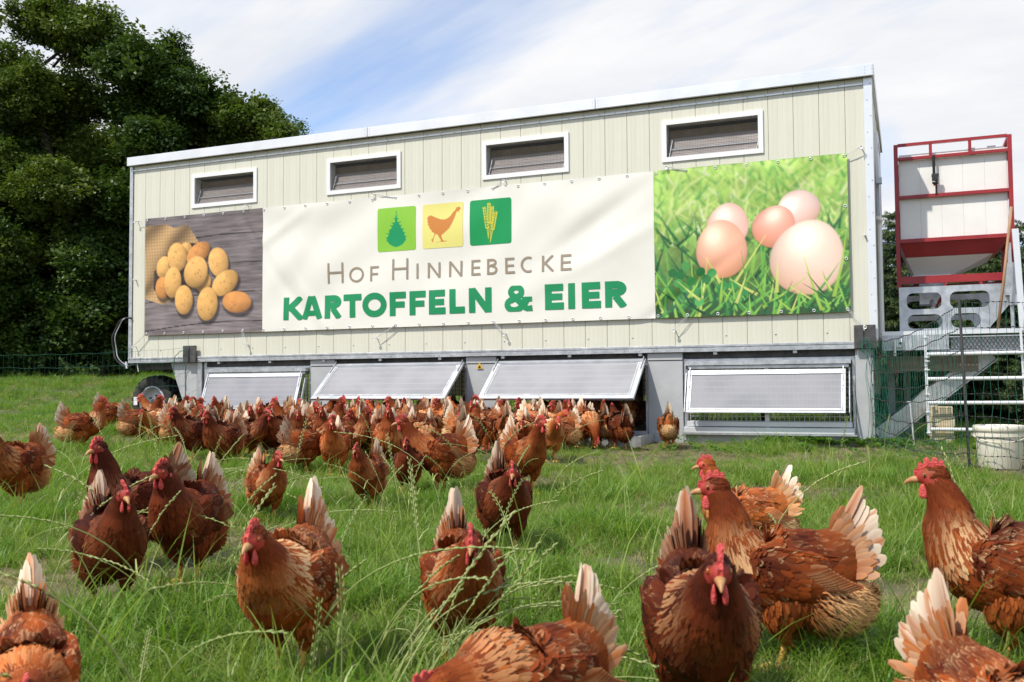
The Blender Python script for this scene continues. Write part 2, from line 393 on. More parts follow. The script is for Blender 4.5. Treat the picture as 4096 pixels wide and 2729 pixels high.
# --- roof and fascia
MB().poly([(XL-0.02,-0.035,3.36),(XR+0.02,-0.035,3.36),(XR+0.02,DEP+0.1,3.43),(XL-0.02,DEP+0.1,3.43)], (0,0,-0.06)).build('roof', M_galv, coop)
segs = [XL-0.022, -5.15, -2.55, XR+0.022]
for k in range(3):
    a, b2 = segs[k]+0.002, segs[k+1]-0.002
    o = MB().box(a, b2, -0.062, -0.036, 3.282, 3.388).box(a, b2, -0.036, -0.005, 3.366, 3.389).build('fascia', M_galv_lt, coop, bevel=0.004)
    for zz in (3.305, 3.335, 3.365):
        pass
MB().box(XR-0.004, XR+0.022, -0.036, DEP+0.09, 3.29, 3.40).build('end_fascia', M_galv_lt, coop)
# rail under the fascia, bottom trim, corner flashings
MB().box(XL+0.03, XR-0.07, -0.012, -0.002, 3.222, 3.236).build('top_rail', M_galv_lt, coop)
bt = MB().box(XL, XR-0.19, -0.034, -0.002, 0.905, 0.928).box(XL, XR-0.19, -0.030, -0.004, 0.862, 0.905).build('bottom_trim', M_galv, coop, bevel=0.003)
MB().box(XR-0.066, XR+0.004, -0.014, -0.002, 0.94, 3.28).box(XR-0.002, XR+0.006, -0.002, 0.07, 0.94, 3.28).build('corner_flashing', M_galv_lt, coop)
MB().box(XL-0.012, XL+0.035, -0.014, -0.002, 0.93, 3.28).build('corner_flashing', M_galv, coop)
# screws: rows of small domes, all too small to pick apart
def dome_at(mb, x, y, z, r, axis=-1):
    mb.lathe([(r, 0), (r*0.8, r*0.5), (r*0.25, r*0.75)], 7, Matrix.Translation((x, y, z)) @ Matrix.Rotation(R(90), 4, 'X'))
mb = MB()
for i in range(37):
    dome_at(mb, XL + (i+1)*PW - 0.02 + (0.05 if i % 2 else 0), 0.0, 1.012, 0.0085) if i % 2 else None
for i in range(58): dome_at(mb, XL+0.08+i*0.1435, -0.030, 0.885, 0.0065)
for i in range(52): dome_at(mb, XL+0.1+i*0.16, -0.012, 3.229, 0.006)
for i in range(16): dome_at(mb, XR-0.03+(0.02 if i % 2 else -0.01), -0.014, 1.05+i*0.145, 0.006); dome_at(mb, XL+0.012, -0.014, 1.0+i*0.15, 0.006)
for X in (-5.15, -2.55, -0.02):
    for dx_ in (-0.03, 0.03):
        for zz in (3.31, 3.34, 3.365): dome_at(mb, X+dx_, -0.062, zz, 0.004)
o = mb.build('screws', M_galv, coop, smooth=True); o['kind'] = 'stuff'
# --- windows
pm_board = pm('tan_board', (0.20,0.145,0.085), (0.28,0.21,0.13), scale=8, rough=0.8)
for a, b2 in WIN:
    f = MB().box(a, b2, -0.014, -0.0015, WZ1-FR, WZ1).box(a, b2, -0.014, -0.0015, WZ0, WZ0+FR).box(a, a+FR, -0.014, -0.0015, WZ0+FR, WZ1-FR).box(b2-FR, b2, -0.014, -0.0015, WZ0+FR, WZ1-FR)
    i0, i1, j0, j1 = a+FR, b2-FR, WZ0+FR, WZ1-FR
    f.box(i0-0.012, i0-0.002, -0.0015, 0.10, j0-0.01, j1+0.01).box(i1+0.002, i1+0.012, -0.0015, 0.10, j0-0.01, j1+0.01).box(i0, i1, -0.0015, 0.10, j1+0.001, j1+0.011).box(i0, i1, -0.0015, 0.10, j0-0.012, j0-0.002)
    wo_ = f.build('window', M_white, coop)
    # tilted twin-wall vent sheet behind wire mesh
    s = MB(); s.poly([(i0+0.01,0.022,j0),(i1-0.01,0.022,j0),(i1-0.01,0.09,j0+0.20),(i0+0.01,0.09,j0+0.20)], (0,0.006,0.002)); s.build('vent_sheet', M_polyw, wo_)
    MB().tube([(i0+0.02,0.014,j0+0.005),(i0+0.045,0.045,j0+0.17)], 0.005, 6).build('stay', M_galv_lt, wo_)
    MB().tube([(i1-0.02,0.014,j0+0.005),(i1-0.01,0.026,j0+0.06)], 0.005, 6).build('stay', M_galv_lt, wo_)
    MB().box(i0+0.03, i1-0.02, 0.034, 0.040, j0+0.075, j0+0.083).build('sheet_rail', M_galv_lt, wo_)
    MB().box(i0, i1, 0.11, 0.13, j0+0.15, j1-0.03).build('inner_board', pm_board, wo_)
    g = MB(); nx = 56; nz_ = 20
    for k in range(1, nx):
        x = i0 + (i1-i0)*k/nx; g.box(x-0.0008, x+0.0008, 0.006, 0.0076, j0, j1)
    for k in range(1, nz_):
        z = j0 + (j1-j0)*k/nz_; g.box(i0, i1, 0.004, 0.0056, z-0.0008, z+0.0008)
    o = g.build('wire_mesh', M_wired, wo_); o['kind'] = 'stuff'
# --- columns of the undercarriage
COLS = [(-5.925,-5.605), (-4.005,-3.665), (-2.075,-1.735)]
for a, b2 in COLS:
    MB().box(a, b2, 0.012, 0.24, -0.12, 0.785).box(a, b2, 0.004, 0.25, 0.79, 0.86).build('column', M_galv_dull, coop, bevel=0.003)
MB().box(-0.19, -0.055, 0.006, 0.20, -0.12, 0.86).box(-0.055, -0.04, 0.0, 0.205, -0.12, 0.86).build('corner_leg', M_galv_dull, coop, bevel=0.003)
MB().poly([(-7.93,0.03,0.86),(-7.50,0.03,0.86),(-7.50,0.03,0.20),(-7.66,0.03,0.20)], (0,0.04,0)).build('strut_plate', M_galv_dull, coop)
MB().box(-7.50, -7.44, 0.0, 0.10, -0.05, 0.86).box(-7.43, -7.39, 0.03, 0.09, 0.02, 0.86).build('post', M_galv, coop)
# dark lintel recess and beam behind the trim
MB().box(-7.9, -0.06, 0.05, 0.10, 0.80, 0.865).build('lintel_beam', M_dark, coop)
for k in range(10):
    MB().box(-7.2+k*0.72, -7.165+k*0.72, -0.012, 0.05, 0.835, 0.86).build('lintel_clip', M_galv, coop)
# dark bracket plates where the nets are tied
MB().box(-7.672, -7.485, -0.055, -0.036, 0.86, 1.055).box(-7.60, -7.575, -0.062, -0.055, 0.86, 1.055).build('tie_bracket', M_dark, coop)
MB().box(-0.192, -0.115, -0.055, -0.036, 0.865, 1.07).box(-0.10, -0.012, -0.055, -0.036, 0.865, 1.07).box(-0.118, -0.097, -0.045, -0.030, 0.865, 1.02).build('tie_bracket', M_dark, coop)
# scratching room: floor, rear grid with pale rear sheets, plates between
MB().box(-7.4, -0.06, 0.03, DEP-0.1, 0.055, 0.105).build('scratch_floor', M_litter, coop)
MB().box(-7.4, -0.06, DEP-0.06, DEP-0.04, 0.42, 0.86).build('rear_sheet', poly_mat('rear_sheet_plastic', (0.55,0.50,0.38), (0.62,0.58,0.46), 0.6, 20), coop)
g = MB()
for k in range(1, 150):
    x = -7.4 + k*0.049; g.box(x-0.0022, x+0.0022, 1.60, 1.605, 0.105, 0.80)
for k in range(15):
    z = 0.125 + k*0.047; g.box(-7.4, -0.06, 1.594, 1.599, z-0.0022, z+0.0022)
o = g.build('rear_grid', M_wired, coop); o['kind'] = 'stuff'
for X in (-6.7, -5.2, -4.3, -3.0, -2.6, -1.2):
    MB().box(X-0.05, X+0.05, 1.61, 1.66, 0.105, 0.86).build('grid_post', M_dark, coop)
# --- bays
BAYS = [(-7.385,-5.93), (-5.60,-4.01), (-3.66,-2.08), (-1.73,-0.195)]
def wire_front(a, b2, z0, z1, y, parent, step=0.042, mat=None, gap=None):
    g = MB(); n = int((b2-a)/step)
    for k in range(n+1):
        x = a + (b2-a)*k/n
        if gap and gap[0] < x < gap[1]: continue
        g.box(x-0.0035, x+0.0035, y, y+0.004, z0, z1)
    m = max(1, int((z1-z0)/step))
    for k in range(m+1):
        z = z0 + (z1-z0)*k/m; g.box(a, b2, y+0.0045, y+0.0085, z-0.0035, z+0.0035)
    o = g.build('wire_grid', mat or M_wire, parent); o['kind'] = 'stuff'
def flap(parent, a, b2, hy, hz, by, bz, fw_, light, mid=True):
    """tilting flap between hinge line (hy,hz) and bottom edge (by,bz)"""
    L = math.hypot(by-hy, bz-hz); ang = math.atan2(by-hy, -(bz-hz))      # forward tilt
    M = Matrix.Translation((0, hy, hz)) @ Matrix.Rotation(ang, 4, 'X') @ Matrix.Rotation(math.pi, 4, 'X') if False else None
    e = Vector((0, by-hy, bz-hz)).normalized(); nrm = Vector((0, e.z, -e.y))
    if nrm.y > 0: nrm = -nrm
    def P(x, s, d): return Vector((x, hy, hz)) + e*s + nrm*d
    def slab(mb, x0, x1, s0, s1, d0, d1):
        q = [P(x0,s0,d0),P(x1,s0,d0),P(x1,s1,d0),P(x0,s1,d0)]
        mb.poly(q, nrm*(d1-d0))
    f = MB()
    slab(f, a, b2, 0.0, 0.045, -0.012, 0.014); slab(f, a, b2, L-fw_, L, -0.012, 0.014)
    slab(f, a, a+fw_, 0.045, L-fw_, -0.012, 0.014); slab(f, b2-fw_, b2, 0.045, L-fw_, -0.012, 0.014)
    fl = f.build('flap', M_galv_fr, parent, bevel=0.002)
    s = MB(); slab(s, a+fw_-0.006, b2-fw_+0.006, 0.04, L-fw_+0.006, -0.004, 0.006); s.build('twin_wall_sheet', light, fl)
    r = MB()
    slab(r, a+fw_+0.004, a+fw_+0.016, 0.05, L-fw_-0.004, 0.0065, 0.011); slab(r, b2-fw_-0.016, b2-fw_-0.004, 0.05, L-fw_-0.004, 0.0065, 0.011)
    slab(r, a+fw_+0.016, b2-fw_-0.016, L-fw_-0.02, L-fw_-0.006, 0.0065, 0.012)
    r.build('sheet_bead', M_galv, fl)
    if mid:
        s = MB(); slab(s, (a+b2)/2-0.03, (a+b2)/2+0.03, 0.09, L-fw_-0.02, -0.016, -0.005); s.build('centre_rib', M_galv_lt, fl)
    w = MB()
    for k in range(1, 11):
        sv = 0.06 + (L-0.09)*k/11; slab(w, a+fw_, b2-fw_, sv-0.0018, sv+0.0018, -0.024, -0.021)
    for k in range(1, 42):
        x = a+fw_ + (b2-a-2*fw_)*k/42; slab(w, x-0.0016, x+0.0016, 0.05, L-fw_, -0.021, -0.018)
    o = w.build('backing_wires', M_wire, fl); o['kind'] = 'stuff'
    for x in (a+0.02, b2-0.02):
        MB().tube([P(x, 0.16, 0.018), P(x, 0.06, 0.018), Vector((x, hy-0.01, hz+0.03))], 0.006, 6).build('hinge_stay', M_galv, fl)
    return fl
for k, (a, b2) in enumerate(BAYS):
    # jambs and head rail of each bay
    fr = MB().box(a, a+0.022, 0.03, 0.07, 0.02, 0.80).box(b2-0.022, b2, 0.03, 0.07, 0.02, 0.80).box(a+0.022, b2-0.022, 0.03, 0.06, 0.765, 0.797)
    bay = fr.build('bay_frame', M_galv, coop)
    if k in (1, 2):
        flap(bay, a+0.005, b2-0.005, -0.005, 0.80, -0.475, 0.425, 0.05, M_poly)
        MB().box(a+0.02, b2-0.02, -0.055, -0.02, 0.745, 0.79).build('head_channel', M_galv_fr, bay)
        MB().box(a, b2, 0.0, 0.05, 0.07, 0.112).build('sill', M_galv, bay)
        wire_front(b2-0.26, b2-0.03, 0.12, 0.765, 0.45, bay, 0.05, M_wired)
        # lowered grid step in front of the opening
        gz0 = 0.035; y0, y1 = -0.46, -0.03
        st = MB().box(a-0.03, b2+0.06, y0-0.03, y0, gz0-0.05, gz0+0.05).box(b2+0.03, b2+0.06, y0, y1, gz0-0.05, gz0+0.055).box(a-0.03, a, y0, y1, gz0-0.05, gz0+0.05).box(a-0.03, b2+0.06, y1, y1+0.02, gz0-0.05, gz0+0.05)
        step = st.build('grid_step', M_galv, bay)
        g = MB()
        for q in range(1, 40):
            x = a + (b2-a+0.03)*q/40; g.box(x-0.003, x+0.003, y0, y1, gz0+0.015, gz0+0.035)
        for q in range(1, 11):
            y = y0 + (y1-y0)*q/11; g.box(a, b2+0.03, y-0.002, y+0.002, gz0+0.02, gz0+0.04)
        o = g.build('step_bars', M_wire, step); o['kind'] = 'stuff'
    else:
        hz, by, bz = (0.745, -0.165, 0.31) if k == 0 else (0.715, -0.155, 0.295)
        MB().box(a+0.03, b2-0.03, -0.04, 0.028, 0.735, 0.775).box(a+0.05, b2-0.05, -0.025, 0.028, 0.705, 0.728).build('head_channel', M_galv, bay)
        flap(bay, a+0.055, b2-0.075, -0.02, hz-0.03, by, bz, 0.022, M_poly)
        wire_front(a+0.06, b2-0.05, 0.215, 0.70, 0.02, bay, 0.0425, M_wire)
        MB().box((a+b2)/2-0.02, (a+b2)/2+0.02, 0.012, 0.018, 0.16, 0.70).build('grid_stile', M_galv_lt, bay)
        MB().box(a+0.03, b2-0.03, -0.005, 0.03, 0.165, 0.212).box(a+0.01, b2-0.01, -0.055, 0.03, 0.105, 0.16).build('sill', M_galv_lt, bay, bevel=0.003)
        MB().box(a, b2+0.01, -0.06, 0.03, 0.09, 0.104).build('sill_lip', M_galv, bay)
        MB().box(a, b2, 0.008, 0.03, -0.10, 0.09).build('base_plate', M_galv_dull, bay)
        for x in (a+0.035, b2-0.045):
            MB().bar((x,-0.01,0.66),(x,-0.13,0.30),0.006,0.03).build('side_stay', M_galv, bay); MB().bar((x,0.02,0.70),(x,0.02,0.17),0.02,0.012).build('grid_side_bar', M_galv, bay)
# warning triangle on the second column
me = mkmesh('warning_sticker', [(-3.89,-0.001,0.735),(-3.81,-0.001,0.735),(-3.85,-0.001,0.80)], [(0,1,2)], M_yel); ws = mkobj('warning_sticker', me, coop)
me = mkmesh('sticker_mark', [(-3.868,-0.003,0.742),(-3.832,-0.003,0.742),(-3.845,-0.003,0.772),(-3.856,-0.003,0.76)], [(0,1,2,3)], M_black); mkobj('sticker_mark', me, ws)
# --- wheel
def wheel():
    c = Vector((-8.36, 0.30, 0.385)); w = MB(); Rr = 0.315
    M = Matrix.Translation(c) @ Matrix.Rotation(R(90), 4, 'X')
    prof = [(0.185,-0.10),(0.22,-0.125),(0.275,-0.13),(0.305,-0.115),(Rr,-0.07),(Rr+0.004,0),(Rr,0.07),(0.305,0.115),(0.275,0.13),(0.22,0.125),(0.185,0.10)]
    w.lathe(prof, 40, M)
    for k in range(26):
        for sd in (-1, 1):
            a = 2*math.pi*(k + (0.5 if sd > 0 else 0))/26
            Mk = M @ Matrix.Rotation(a, 4, 'Z')
            w.poly([Mk @ Vector((0.300, -0.022, sd*0.118)), Mk @ Vector((0.300, 0.022, sd*0.118)), Mk @ Vector((0.318, 0.05, sd*0.01)), Mk @ Vector((0.318, 0.012, sd*0.01))], (Mk.to_3x3() @ Vector((0.018, 0, 0))))
    t = w.build('wheel', M_tyre, coop); autosmooth(t, 35)
    r = MB().lathe([(0.205,0.108),(0.185,0.118),(0.178,0.10),(0.165,0.05),(0.13,0.035),(0.06,0.05),(0.055,0.085),(0.0,0.09)], 32, M)
    rm = r.build('rim', pm('rim_paint', (0.45,0.46,0.47), (0.55,0.55,0.55), scale=5, rough=0.4, metal=0.3), t); autosmooth(rm, 40)
    for k in range(5):
        a = 2*math.pi*k/5; p = M @ Vector((0.085*math.cos(a), 0.085*math.sin(a), 0.05))
        MB().tube([p, p+Vector((0,-0.03,0))], 0.011, 6).build('wheel_nut', M_dark, t)
    MB().box(-0.028,0.028,-0.005,0.0,-0.05,0.05, Matrix.Translation((-8.60,0.168,0.40))).build('tyre_label', M_white, t)
    MB().tube([(-8.36,0.2,0.385),(-8.36,2.8,0.385)], 0.04, 10).build('axle', M_dark, coop)
    t2 = t.copy(); COL.objects.link(t2); t2.location = (0, 2.4, 0)
    for ch in list(t.children):
        c2 = ch.copy(); COL.objects.link(c2); c2.parent = t2
wheel()
# frame under the left end
MB().box(-8.5, -7.4, 0.1, 0.2, 0.78, 0.86).box(-8.5, -7.4, 2.7, 2.8, 0.78, 0.86).build('chassis_rail', M_dark, coop)
# looped hose hanging from the left end
pts = []
for k in range(25):
    a = math.pi*0.42 + (math.pi*1.12)*k/24
    pts.append((-8.56+0.235*math.cos(a)*1.0, -0.02+0.01*math.sin(k), 1.12+0.30*math.sin(a)))
pts += [(-8.50,-0.02,0.84),(-8.42,0.0,0.855)]
hs = MB().tube(pts, 0.011, 7).build('hose_loop', M_black, coop, smooth=True)
MB().tube([(p[0]+0.045, p[1]-0.004, p[2]+0.01) for p in pts[4:-3]], 0.006, 6).build('cable', M_galv_dull, coop, smooth=True)
MB().tube([(-8.55,-0.03,0.80),(-8.57,-0.03,0.88)], 0.014, 8).tube([(-8.42,0.0,0.855),(-8.40,0.0,0.76)], 0.007, 6).build('hose_coupling', M_galv_lt, coop)

# ================================================================ BANNER
BX0, BX1, BZ0, BZ1 = -8.277, -0.216, 1.192, 2.614
S1, S2 = -6.55, -1.982                         # seams between the two pictures and the white middle
TOPB = [-8.27, -6.90, -4.95, -3.57, -1.72, -0.24]    # corners and tension points along the top
def wrinkle(x, z):
    x = np.asarray(x, float); z = np.asarray(z, float)
    v = (BZ1-z)/(BZ1-BZ0); e = np.clip(v*(1-v)*4, 0, 1)**0.6
    d = np.zeros_like(x*z)
    for i in range(len(TOPB)-1):                       # hanging swags between the ties
        a, b = TOPB[i], TOPB[i+1]; t = np.clip((x-a)/(b-a), 0, 1); inside = (x >= a) & (x < b)
        sag = 0.34*4*t*(1-t)
        ph = (v - sag*np.exp(-1.2*v))*11 + i*1.7
        d += inside*np.sin(ph)*0.0085*np.exp(-1.6*v)*np.sqrt(np.clip(4*t*(1-t), 0, 1))
    d += 0.0045*np.sin(3.1*x+2.2*z+1.0)*np.sin(5.2*z-1.7*x) * e
    d += 0.0040*np.sin(7.5*x - 9.0*z + 1.5*np.sin(2*x)) * e * (0.4+0.6*np.sin(0.9*x+0.6)**2)
    for (cx, cz, ax, az, an, am) in [(-2.6,2.15,0.75,0.10,0.55,0.016),(-2.5,1.85,0.7,0.09,0.45,-0.012),(-6.2,1.65,0.5,0.07,-0.9,0.011),(-1.75,1.4,0.7,0.06,0.62,0.013),(-6.75,2.4,0.35,0.05,-0.9,0.012),(-6.3,2.35,0.5,0.07,0.5,-0.009),(-5.9,1.5,0.45,0.06,-1.0,-0.009),(-0.75,2.25,0.6,0.08,0.6,0.010)]:
        u = (x-cx)*math.cos(an)+(z-cz)*math.sin(an); w = -(x-cx)*math.sin(an)+(z-cz)*math.cos(an)
        d += am*np.exp(-(u/ax)**2-(w/az)**2)
    return d
def bsurf(x, z, off=0.0): return -0.034 + wrinkle(x, z) - off

def vinyl(name, rough=0.38):
    m = vcmat(name, rough=rough, spec=0.4); return m
M_vinyl = vinyl('banner_print')
M_vwhite = pm('banner_white', lin(236,233,222), lin(230,227,215), scale=1.5, rough=0.40)
M_green = pm('print_green', (0.005,0.245,0.085), (0.008,0.28,0.10), scale=2, rough=0.38)
M_taupe = pm('print_taupe', lin(158,142,122), lin(150,135,116), scale=2, rough=0.4)
banner = empty('advertising_banner', ((BX0+BX1)/2, -0.034, BZ0))
tag(banner, 'wide white printed banner with potato and egg pictures, hung on the hen house wall', 'banner')
OFF = Vector(banner.location)
def bobj(name, V, F, mat, cols=None, parent=None):
    V = np.asarray(V, float) - np.array(OFF)
    return mkobj(name, mkmesh(name, V, F, mat, smooth=True, cols=cols), parent or banner)
def gridpatch(x0, x1, z0, z1, nx, nz, off=0.0):
    gx, gz_ = np.meshgrid(np.linspace(x0, x1, nx), np.linspace(z1, z0, nz), indexing='xy')
    V = np.stack([gx, bsurf(gx, gz_, off), gz_], -1).reshape(-1, 3)
    i, j = np.meshgrid(np.arange(nz-1), np.arange(nx-1), indexing='ij'); a = (i*nx+j).ravel()
    F = np.stack([a, a+nx, a+nx+1, a+1], -1)
    return V, F
# ---- tiny numpy painter
class Paint:
    def __init__(s, w, h, asp):
        s.w, s.h = w, h; s.asp = asp
        s.U, s.V = np.meshgrid((np.arange(w)+0.5)/w, (np.arange(h)+0.5)/h)
        s.img = np.zeros((h, w, 3))
    def blend(s, mask, col): s.img = s.img*(1-mask[..., None]) + np.asarray(col)*mask[..., None]
    def noise(s, sx, sy, seed, oct=3):
        r = np.random.default_rng(seed); out = np.zeros((s.h, s.w)); amp = 1; tot = 0
        for o in range(oct):
            nx, ny = int(sx*2**o)+2, int(sy*2**o)+2; g = r.random((ny, nx))
            x = s.U*(nx-1.001); y = s.V*(ny-1.001); xi = x.astype(int); yi = y.astype(int); fx = x-xi; fy = y-yi
            fx = fx*fx*(3-2*fx); fy = fy*fy*(3-2*fy)
            out += amp*((g[yi, xi]*(1-fx)+g[yi, xi+1]*fx)*(1-fy) + (g[yi+1, xi]*(1-fx)+g[yi+1, xi+1]*fx)*fy); tot += amp; amp *= 0.5
        return out/tot
    def inpoly(s, P):
        x, y = s.U, s.V; ins = np.zeros(x.shape, bool); n = len(P)
        for i in range(n):
            (x1, y1), (x2, y2) = P[i], P[(i+1) % n]
            if y1 == y2: continue
            c = ((y1 > y) != (y2 > y)) & (x < (x2-x1)*(y-y1)/(y2-y1)+x1); ins ^= c
        return ins.astype(float)
    def ell(s, cx, cy, rx, ry, an, egg=0.0):
        dx = (s.U-cx)*s.asp; dy = s.V-cy; c, q = math.cos(an), math.sin(an)
        a = (dx*c+dy*q); b = (-dx*q+dy*c)
        k = 1 + egg*b/ry
        return a/(rx*k), b/ry
    def strokes(s, n, rgn, len_, wid, ang, cols, seed):
        r = np.random.default_rng(seed)
        for _ in range(n):
            x0 = rgn[0]+(rgn[1]-rgn[0])*r.random(); y0 = rgn[2]+(rgn[3]-rgn[2])*r.random()
            a = ang[0]+(ang[1]-ang[0])*r.random(); L = len_[0]+(len_[1]-len_[0])*r.random(); w = wid[0]+(wid[1]-wid[0])*r.random()
            bend = (r.random()-0.5)*0.6; col = cols[r.integers(len(cols))]
            s.blade(x0, y0, a, L, w, bend, col)
    def blade(s, x0, y0, a, L, w, bend, col):
        x1 = x0+math.cos(a)*L/s.asp; y1 = y0-math.sin(a)*L
        pad = w+abs(bend)*L*0.3
        i0 = max(0, int((min(y0,y1)-pad)*s.h)); i1 = min(s.h, int((max(y0,y1)+pad)*s.h)+2); j0 = max(0, int((min(x0,x1)-pad)*s.w)); j1 = min(s.w, int((max(x0,x1)+pad)*s.w)+2)
        if i1 <= i0 or j1 <= j0: return
        U = s.U[i0:i1, j0:j1]; V = s.V[i0:i1, j0:j1]
        dx = (U-x0)*s.asp; dy = -(V-y0); t = (dx*math.cos(a)+dy*math.sin(a))/L; d = -dx*math.sin(a)+dy*math.cos(a) - bend*L*0.25*np.clip(t,0,1)**2
        ww = w*(1-np.clip(t, 0, 1)*0.85); m = np.clip((ww-np.abs(d))/(0.4*w)+0.3, 0, 1)*((t > 0) & (t < 1))
        s.img[i0:i1, j0:j1] = s.img[i0:i1, j0:j1]*(1-m[..., None]) + np.asarray(col)*(0.75+0.4*np.clip(t,0,1))[..., None]*m[..., None]
def paint_potatoes():
    p = Paint(190, 170, 1.21)
    plank = np.floor((p.V+0.06*np.sin(p.U*2))*4.2); seed = 3
    g = p.noise(5, 60, 1, 4); g2 = p.noise(12, 120, 2, 2); g3 = p.noise(6, 6, 5, 3)
    base = lina([124,114,112]); p.img[:] = base
    tone = 0.45 + 1.1*g + 0.5*(g2-0.5) + 0.5*(g3-0.5); p.img *= np.clip(tone, 0.15, 1.8)[..., None]
    p.img *= (1 + 0.25*(p.V-0.5))[..., None]*np.array([1,0.99,1.02])
    fr = (p.V+0.06*np.sin(p.U*2))*4.2 % 1
    p.blend((np.abs(fr-0.04) < 0.02).astype(float)*0.8, lina([35,28,28]))
    X = lambda x: (x-612)/496; Y = lambda y: (y-880)/510
    sack = [(0,Y(915)),(X(700),Y(912)),(X(740),Y(932)),(X(798),Y(922)),(X(848),Y(1005)),(X(760),Y(1003)),(X(710),Y(1042)),(X(655),Y(1112)),(X(650),Y(1192)),(X(700),Y(1222)),(X(750),Y(1240)),(X(690),Y(1258)),(0,Y(1228))]
    m = p.inpoly(sack)
    wv = 0.5+0.25*np.sin(p.U*260+np.sin(p.V*9)*3)+0.25*np.sin(p.V*230)
    fold = 0.75+0.35*np.sin((p.U*1.3+p.V)*16+3*p.noise(3,3,6,2))
    p.blend(m, lina([206,166,116])*fold[..., None]); p.img *= (1 - m*(0.35*(1-wv)))[..., None]; p.img *= (1 + m*0.5*(p.noise(4,4,9,2)-0.5))[..., None]
    hole = p.inpoly([(X(760),Y(1003)),(X(848),Y(1005)),(X(860),Y(1100)),(X(800),Y(1230)),(X(700),Y(1222)),(X(650),Y(1192)),(X(655),Y(1112)),(X(710),Y(1042))])
    p.blend(hole*0.85, lina([48,30,20]))
    pots = [(790,1025,25,25,0),(695,1098,30,45,0.25),(690,1185,29,44,0),(753,1058,40,58,-0.2),(843,1048,50,38,-0.5),(862,1170,34,41,0.2),(735,1165,35,62,0.05),(928,1092,38,60,-0.4),(833,1127,46,63,0.45),(955,1180,54,44,-0.5),(783,1242,36,58,-0.05),(882,1264,40,66,0.1),(1003,1262,56,42,0.1)]
    r = np.random.default_rng(4)
    for (cx, cy, rx, ry, an) in pots:
        for sh in (1, 0):
            a, b = p.ell(X(cx)+(0.012 if sh else 0), Y(cy)+(0.03 if sh else 0), rx*1.32/496, ry*1.10/510, an); q = a*a+b*b
            if sh: p.blend(np.clip((1.25-q)*3, 0, 1)*0.75, lina([30,22,20])); continue
            m = np.clip((1-q)*9, 0, 1); nz_ = np.sqrt(np.clip(1-q, 0, 1)); lam = np.clip(0.35*nz_ - 0.35*b - 0.25*a + 0.62, 0.25, 1.2)
            c = lina([236,180,104]) if r.random() > 0.3 else lina([222,152,84])
            col = c*lam[..., None]*(0.85+0.3*p.noise(30, 30, int(r.integers(99)), 2))[..., None]
            p.blend(m, col)
            for _ in range(5):
                ea, eb = r.uniform(-0.6, 0.6, 2); d = (a-ea)**2+(b-eb)**2; p.blend(np.clip(1-d*160, 0, 1)*0.6, lina([120,72,35]))
    return p
